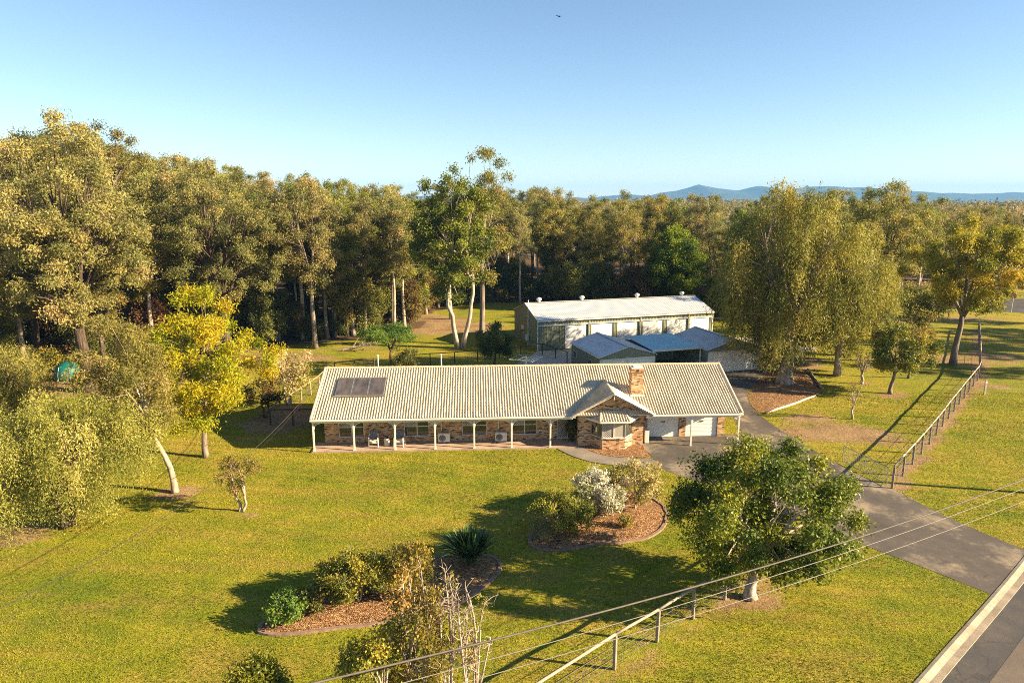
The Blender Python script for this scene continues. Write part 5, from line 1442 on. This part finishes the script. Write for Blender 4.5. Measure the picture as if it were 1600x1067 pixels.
while n_for < 245 and tries < 60000:
    tries += 1
    y = 58 + (172 - 58) * rnd.random() ** .85; x = rr(-.98, .92) * y + rr(-6, 6)
    if not in1(x, y): continue
    sp = 4.6 + max(0, y - 85) * .03
    if any((x - a) ** 2 + (y - b) ** 2 < (sp if q < 6 else q) ** 2 for a, b, q in placed): continue
    cap_h = far_sight(x, y) if y > 128 else 99
    if cap_h < 5: continue
    u = x / y
    if u > .34 and rnd.random() < .3: continue
    ht = CAM_H + (312 - np.interp(u, sky_u, sky_y)) / _F * y * 1.03
    ht *= rr(.80, 1.0) if y > 75 else rr(.72, .98)
    k = rnd.choice(kinds)
    if cap_h < ht: ht = cap_h
    if ht < 11: k = 'mid1'
    if u < -.42 and y < 95 and ht > 18: k = rnd.choice(['big1', 'big2', 'tall2', 'tall3'])
    sc = ht / base_h[k]
    look = dict(tall1='pale trunked olive', tall2='grey trunked greyish', tall3='dark trunked olive', slim1='slender pale trunked', slim2='slender dark trunked', lush1='lush green double trunked', sparse='thin topped open', mid1='short dark trunked', big1='broad dark trunked', big2='broad grey trunked')[k]
    if u < -.3: lab, grp = 'gum tree in the dense tall wood left of the lawn', 'gums of the left wood'
    elif u < .06: lab, grp = 'gum tree in the wood behind the clearing and the fence', 'gums behind the clearing'
    elif u < .34: lab, grp = 'gum tree in the wood behind the metal shed', 'gums behind the shed'
    else: lab, grp = 'gum tree among the distant trees beyond the back road', 'gums beyond the back road'
    lab = look + ' ' + lab.replace('gum tree', 'gum') + (', front rows' if y < (92 if u < .06 else 118) else ', rear rows')
    place_tree('gum_tree', gum[k], lab, (x, y), rr(0, 6.28), max(.62, min(sc, 1.15)) if k != 'mid1' else max(.5, sc), grp, szz=sc)
    placed.append((x, y, 1)); n_for += 1
# slim pale poles standing along the front of the wood
for k, (px, py, sc_) in enumerate([(412, 540, .8), (430, 538, .85), (448, 534, .75), (462, 536, .9), (512, 532, .8), (528, 530, .86), (545, 528, .78), (566, 526, .84), (612, 522, .8), (628, 520, .72), (815, 478, .8), (838, 470, .85), (862, 468, .8), (884, 466, .86), (905, 465, .78), (928, 464, .84), (948, 463, .8), (972, 462, .82), (700, 500, .78), (662, 492, .85)]):
    x, y = G(px, py)
    place_tree('gum_tree', gum['slim1' if k % 3 else 'tall1'], ('slim pale trunked gum standing in front of the left wood' if px < 560 else 'slim pale trunked gum beside the clearing behind the roof' if px < 760 else 'slim pale trunked gum directly behind the metal shed'), (x + rr(-.6, .6), y + rr(0, 3)), rr(0, 6.28), sc_, 'slim gums along the wood edge')
# second storey and bushes between the trunks, mostly along the edge of the wood
edge = [(-62, 60), (-46, 65), (-36, 72), (-27, 82), (-18, 86), (-13, 94), (-15, 102), (-9, 113), (3, 117), (12, 106), (30, 99), (38, 102), (45, 124)]
n_mid = 0
for i in range(len(edge) - 1):
    a, b = Vector(edge[i]), Vector(edge[i + 1]); L_ = (b - a).length
    zone = 'edge of the left wood' if i < 4 else 'edge of the wood by the clearing' if i < 8 else 'wood edge behind the metal shed'
    for s in np.arange(0, L_, 2.2):
        for row in range(2):
            p = a.lerp(b, s / L_) + Vector((rr(-1.2, 1.2), rr(0, 3) + row * rr(4, 9)))
            if not in1(p.x, p.y): continue
            q = rnd.random()
            k = 'bush1' if q < .34 else 'bush2' if q < .5 else 'mid2' if q < .72 else 'mid1' if q < .92 else 'rust'
            sc = rr(.6, 1.1)
            if k in ('bush1', 'bush2'): place_tree('woodland_bush', gum[k], ('low dark bush' if k == 'bush1' else 'low olive bush') + ' in the undergrowth along the ' + zone, (p.x, p.y), rr(0, 6.28), sc, 'bushes along the edge of the wood', 'bush')
            else: place_tree('understorey_tree', gum[k], {'rust': 'rusty brown', 'mid1': 'short olive', 'mid2': 'short dark green'}[k] + ' understorey tree along the ' + zone, (p.x, p.y), rr(0, 6.28), sc, 'rusty understorey trees' if k == 'rust' else 'understorey trees at the wood edge')
            n_mid += 1
for k, (px, py) in enumerate([(585, 503), (600, 500), (640, 512), (572, 512)]):
    x, y = G(px, py); place_tree('understorey_tree', gum['rust'], 'rusty brown understorey tree beside the clearing behind the fence', (x, y), k * 1.3, rr(.75, 1.05), 'rusty understorey trees')

# ------------------------------------------------------------------ the far wood: a mass nobody could count
def far_wood():
    rng = np.random.RandomState(77); P = []; O = []; T = []; Ls = []
    y = 168.0
    V, Fq, TT, n0 = [], [], [], 0
    m = LM('far_wood_leaves', (0.035, 0.05, 0.014), (0.085, 0.09, 0.024), (0.14, 0.13, 0.034), (0.20, 0.15, 0.05), jitter=0)
    while y < 1300:
        s = .024 * y + 3.6
        for x in np.arange(-1.0 * y, 1.0 * y, s):
            cx = x + rng.uniform(-.5, .5) * s; cy = y + rng.uniform(-.6, .6) * s
            if rng.rand() < .06: continue
            cap = far_sight(cx, cy); gz = float(far_rise(cx, cy))
            h = rng.uniform(9, 15.5) * (1.15 if rng.rand() < .12 else 1)
            if -.1 < cx / cy < .36 and 180 < cy < 420: h = rng.uniform(5.5, 12.5)
            if cap < h + gz: h = min(h, cap - gz)
            if h < 2.5: continue
            w = min(.4 * h, 5.0) * rng.uniform(.75, 1.2) * (1 + (y - 168) / 1500)
            nl = rng.randint(6, 10); nq = int(85 * max(.30, 200.0 / y) ** .9)
            d = unit(rng.normal(0, 1, (nl, 3))); lc = np.array([cx, cy, gz + h * .66]) + d * np.array([w * .6, w * .6, h * .22])
            idx = rng.randint(0, nl, nq); dd = unit(rng.normal(0, 1, (nq, 3)))
            p = lc[idx] + dd * rng.uniform(.55, 1, (nq, 1)) * np.array([w * .48, w * .48, h * .16])
            v, f = leaves_at(p, dd, rng, .0036 * y + .15, .0021 * y + .06, .1, 1.0, 1.6)
            V.append(v); Fq.append(f + n0); n0 += len(v)
            TT.append(np.clip(rng.beta(2, 2.4) + rng.normal(0, .08, nl)[idx] + rng.normal(0, .07, nq), 0, 1))
        y += s * .9
    return link('far_wood', np_mesh('far_wood', np.concatenate(V), np.concatenate(Fq), np.concatenate(TT), m))
fw = far_wood(); tag(fw, 'mass of distant treetops stretching to the blue hills', 'wood', None, 'stuff')

for i, (px, py, d, w) in enumerate(houses_far):
    x = (px - 800) / _F * d * 1.02; gz = float(far_rise(x, d))
    side = ['pale walled far house with white roof', 'low far house with grey roof'][i % 2]
    t = thing('far_house', side + ' ' + ['at the far left of the suburb', 'under the tall central treetop', 'lowest among the central treetops', 'left of the bright green tree', 'with a bluish roof right of centre', 'above the bright conifer', 'near the paperbark crown', 'behind the golden gum', 'at the right edge, upper of two', 'at the right edge, lower of two'][i], 'house', (x, d, gz - .1), R([10, -20, 30, 5, -10, 25, -30, 10, -8, -12][i]))
    dp = w * .6; e, rz = 3.6 if i % 3 else 5.4, 2.2
    mb = MB(); mb.box(-w / 2, w / 2, -dp / 2, dp / 2, 0, e); mb.add([(-w / 2, -dp / 2, e), (-w / 2, dp / 2, e), (-w / 2, 0, e + rz - .1), (w / 2, -dp / 2, e), (w / 2, dp / 2, e), (w / 2, 0, e + rz - .1)], [(0, 2, 1), (3, 4, 5), (0, 3, 5, 2), (1, 2, 5, 4)]); mb.build('wall', M['far_wall'], t)
    mb = MB()
    for sg in (-1, 1):
        y0 = sg * (dp / 2 + .5); z0 = e - .25
        a, b, c, d_ = (-w / 2 - .5, y0, z0), (w / 2 + .5, y0, z0), (w / 2 + .5, 0, e + rz), (-w / 2 - .5, 0, e + rz)
        mb.add([a, b, c, d_] + [(p[0], p[1], p[2] + .15) for p in (a, b, c, d_)], [(0, 1, 2, 3), (7, 6, 5, 4), (0, 4, 5, 1), (1, 5, 6, 2), (2, 6, 7, 3), (3, 7, 4, 0)])
    mb.build('roof', M['far_roof'] if i % 2 == 0 else M['far_roof_blue'], t)
    for k in range(3):
        xx = -w / 2 + w * (k + .5) / 3; mb = MB(); mb.box(xx - .8, xx + .8, -dp / 2 - .05, -dp / 2 - .02, e - 2.4, e - 1.0); mb.build('window', M['glass'], t)

# a bird high over the wood
bd = thing('bird', 'tiny dark bird flying high in the blue sky', 'bird', (3.8, 59.0, 31.4), R(20))
mb = MB(); mb.tube([(0, -.22, 0), (0, -.14, .01), (0, 0, .015), (0, .12, .01), (0, .24, 0)], [.012, .045, .05, .03, .012], 8); mb.build('body', M['dark'], bd, smooth=True)
for sg in (-1, 1):
    mb = MB(); pl = [(0, .06), (.16, .10), (.36, .0), (.2, -.03), (0, -.07)]
    mb.add([(sg * x, y, .03 + x * .22) for x, y in pl] + [(sg * x, y, .018 + x * .22) for x, y in pl], [(0, 1, 2, 3, 4), (9, 8, 7, 6, 5)] + [(i, (i + 1) % 5, (i + 1) % 5 + 5, i + 5) for i in range(5)]); mb.build('wing', M['dark'], bd)

# ------------------------------------------------------------------ standing grass on the nearer lawn
def lawn_grass():
    rng = np.random.RandomState(9); n = 520000
    y = 17.5 + 42 * rng.uniform(0, 1, n) ** 1.25; x = rng.uniform(-.86, .86, n) * (y + 3)
    keep = np.ones(n, bool)
    for poly in (spline([G(*p) for p in drive_px], 3), BED_A, BED_B, offset_line(KERB, -.02) + offset_line(KERB, 9)[::-1], [HP(-.2, -.05)[:2], HP(18.4, -.05)[:2], HP(18.4, -1.8)[:2], HP(25, -2.2)[:2], HP(30, 2)[:2], HP(29.6, 10)[:2], HP(.4, 10)[:2]]):
        keep &= ~in_poly(x, y, poly)
    fp = spline([G(*p) for p in [(866, 697), (887, 709.5), (914, 719.5), (944, 725.5), (982, 729), (1031, 730), (1017, 717.6), (977, 716), (946, 712.5), (921, 705), (906, 697), (886, 692.5)]], 4)
    keep &= ~in_poly(x, y, fp)
    keep &= rng.uniform(0, 1, n) > soil_at(x, y) * 1.15
    x, y = x[keep], y[keep]; n = len(x)
    patch = np.sin(x * .9 + 1.3 * np.sin(y * .7)) * np.cos(y * .8 + 1.1 * np.sin(x * .5)) * .5 + .25 * np.sin(x * 2.3 + y * 1.7)
    far = 1 + np.maximum(0, y - 26) * .022
    h = rng.uniform(.025, .07, n) * (1 + .35 * patch) * far; w = rng.uniform(.018, .036, n) * far
    az = rng.uniform(0, 2 * np.pi, n); ln = rng.uniform(0, 2 * np.pi, n); la = rng.uniform(.2, .9, n) * h
    P = np.stack([x, y, np.full(n, -.004)], 1); d = np.stack([np.cos(az), np.sin(az), np.zeros(n)], 1) * (w * .5)[:, None]
    top = P + np.stack([np.cos(ln) * la, np.sin(ln) * la, h], 1)
    V = np.stack([P - d, P + d, top], 1).reshape(-1, 3); Fq = np.arange(3 * n).reshape(n, 3)
    dry = np.zeros(n)
    for q in range(9):
        an = rng.uniform(0, np.pi); fr = rng.uniform(.25, 1.1); dry += np.sin((x * np.cos(an) * .55 + y * np.sin(an) * 1.3) * fr + rng.uniform(0, 6.28)) / 3
    T = np.clip(.42 + .10 * patch + .26 * dry + .07 * np.sign(np.sin((y + .18 * x + .5 * np.sin(x * .15)) * 5.2)) + rng.normal(0, .15, n), 0, 1)
    m = LM('grass_blades', (0.06, 0.10, 0.006), (0.17, 0.195, 0.012), (0.27, 0.245, 0.02), (0.42, 0.32, 0.08), gain=1.15, jitter=0, trans=.35)
    return link('lawn_grass', np_mesh('lawn_grass', V, Fq, T, m))
tag(lawn_grass(), 'short mown grass blades of the front lawn and verge', 'grass', None, 'stuff')

# ------------------------------------------------------------------ air
HAZE = 1.2e-4
hz = MB(); hz.box(-7400, 7400, -1100, 7600, -13.0, 175)
m, nt, out = nodes_of('haze_air')
pv = nt.nodes.new('ShaderNodeVolumePrincipled')
pv.inputs['Color'].default_value = (0.20, 0.50, 1.0, 1)
pv.inputs['Density'].default_value = HAZE
pv.inputs['Anisotropy'].default_value = 0.0
nt.links.new(pv.outputs[0], out.inputs['Volume'])
ho = hz.build('haze', m); ho['kind'] = 'stuff'
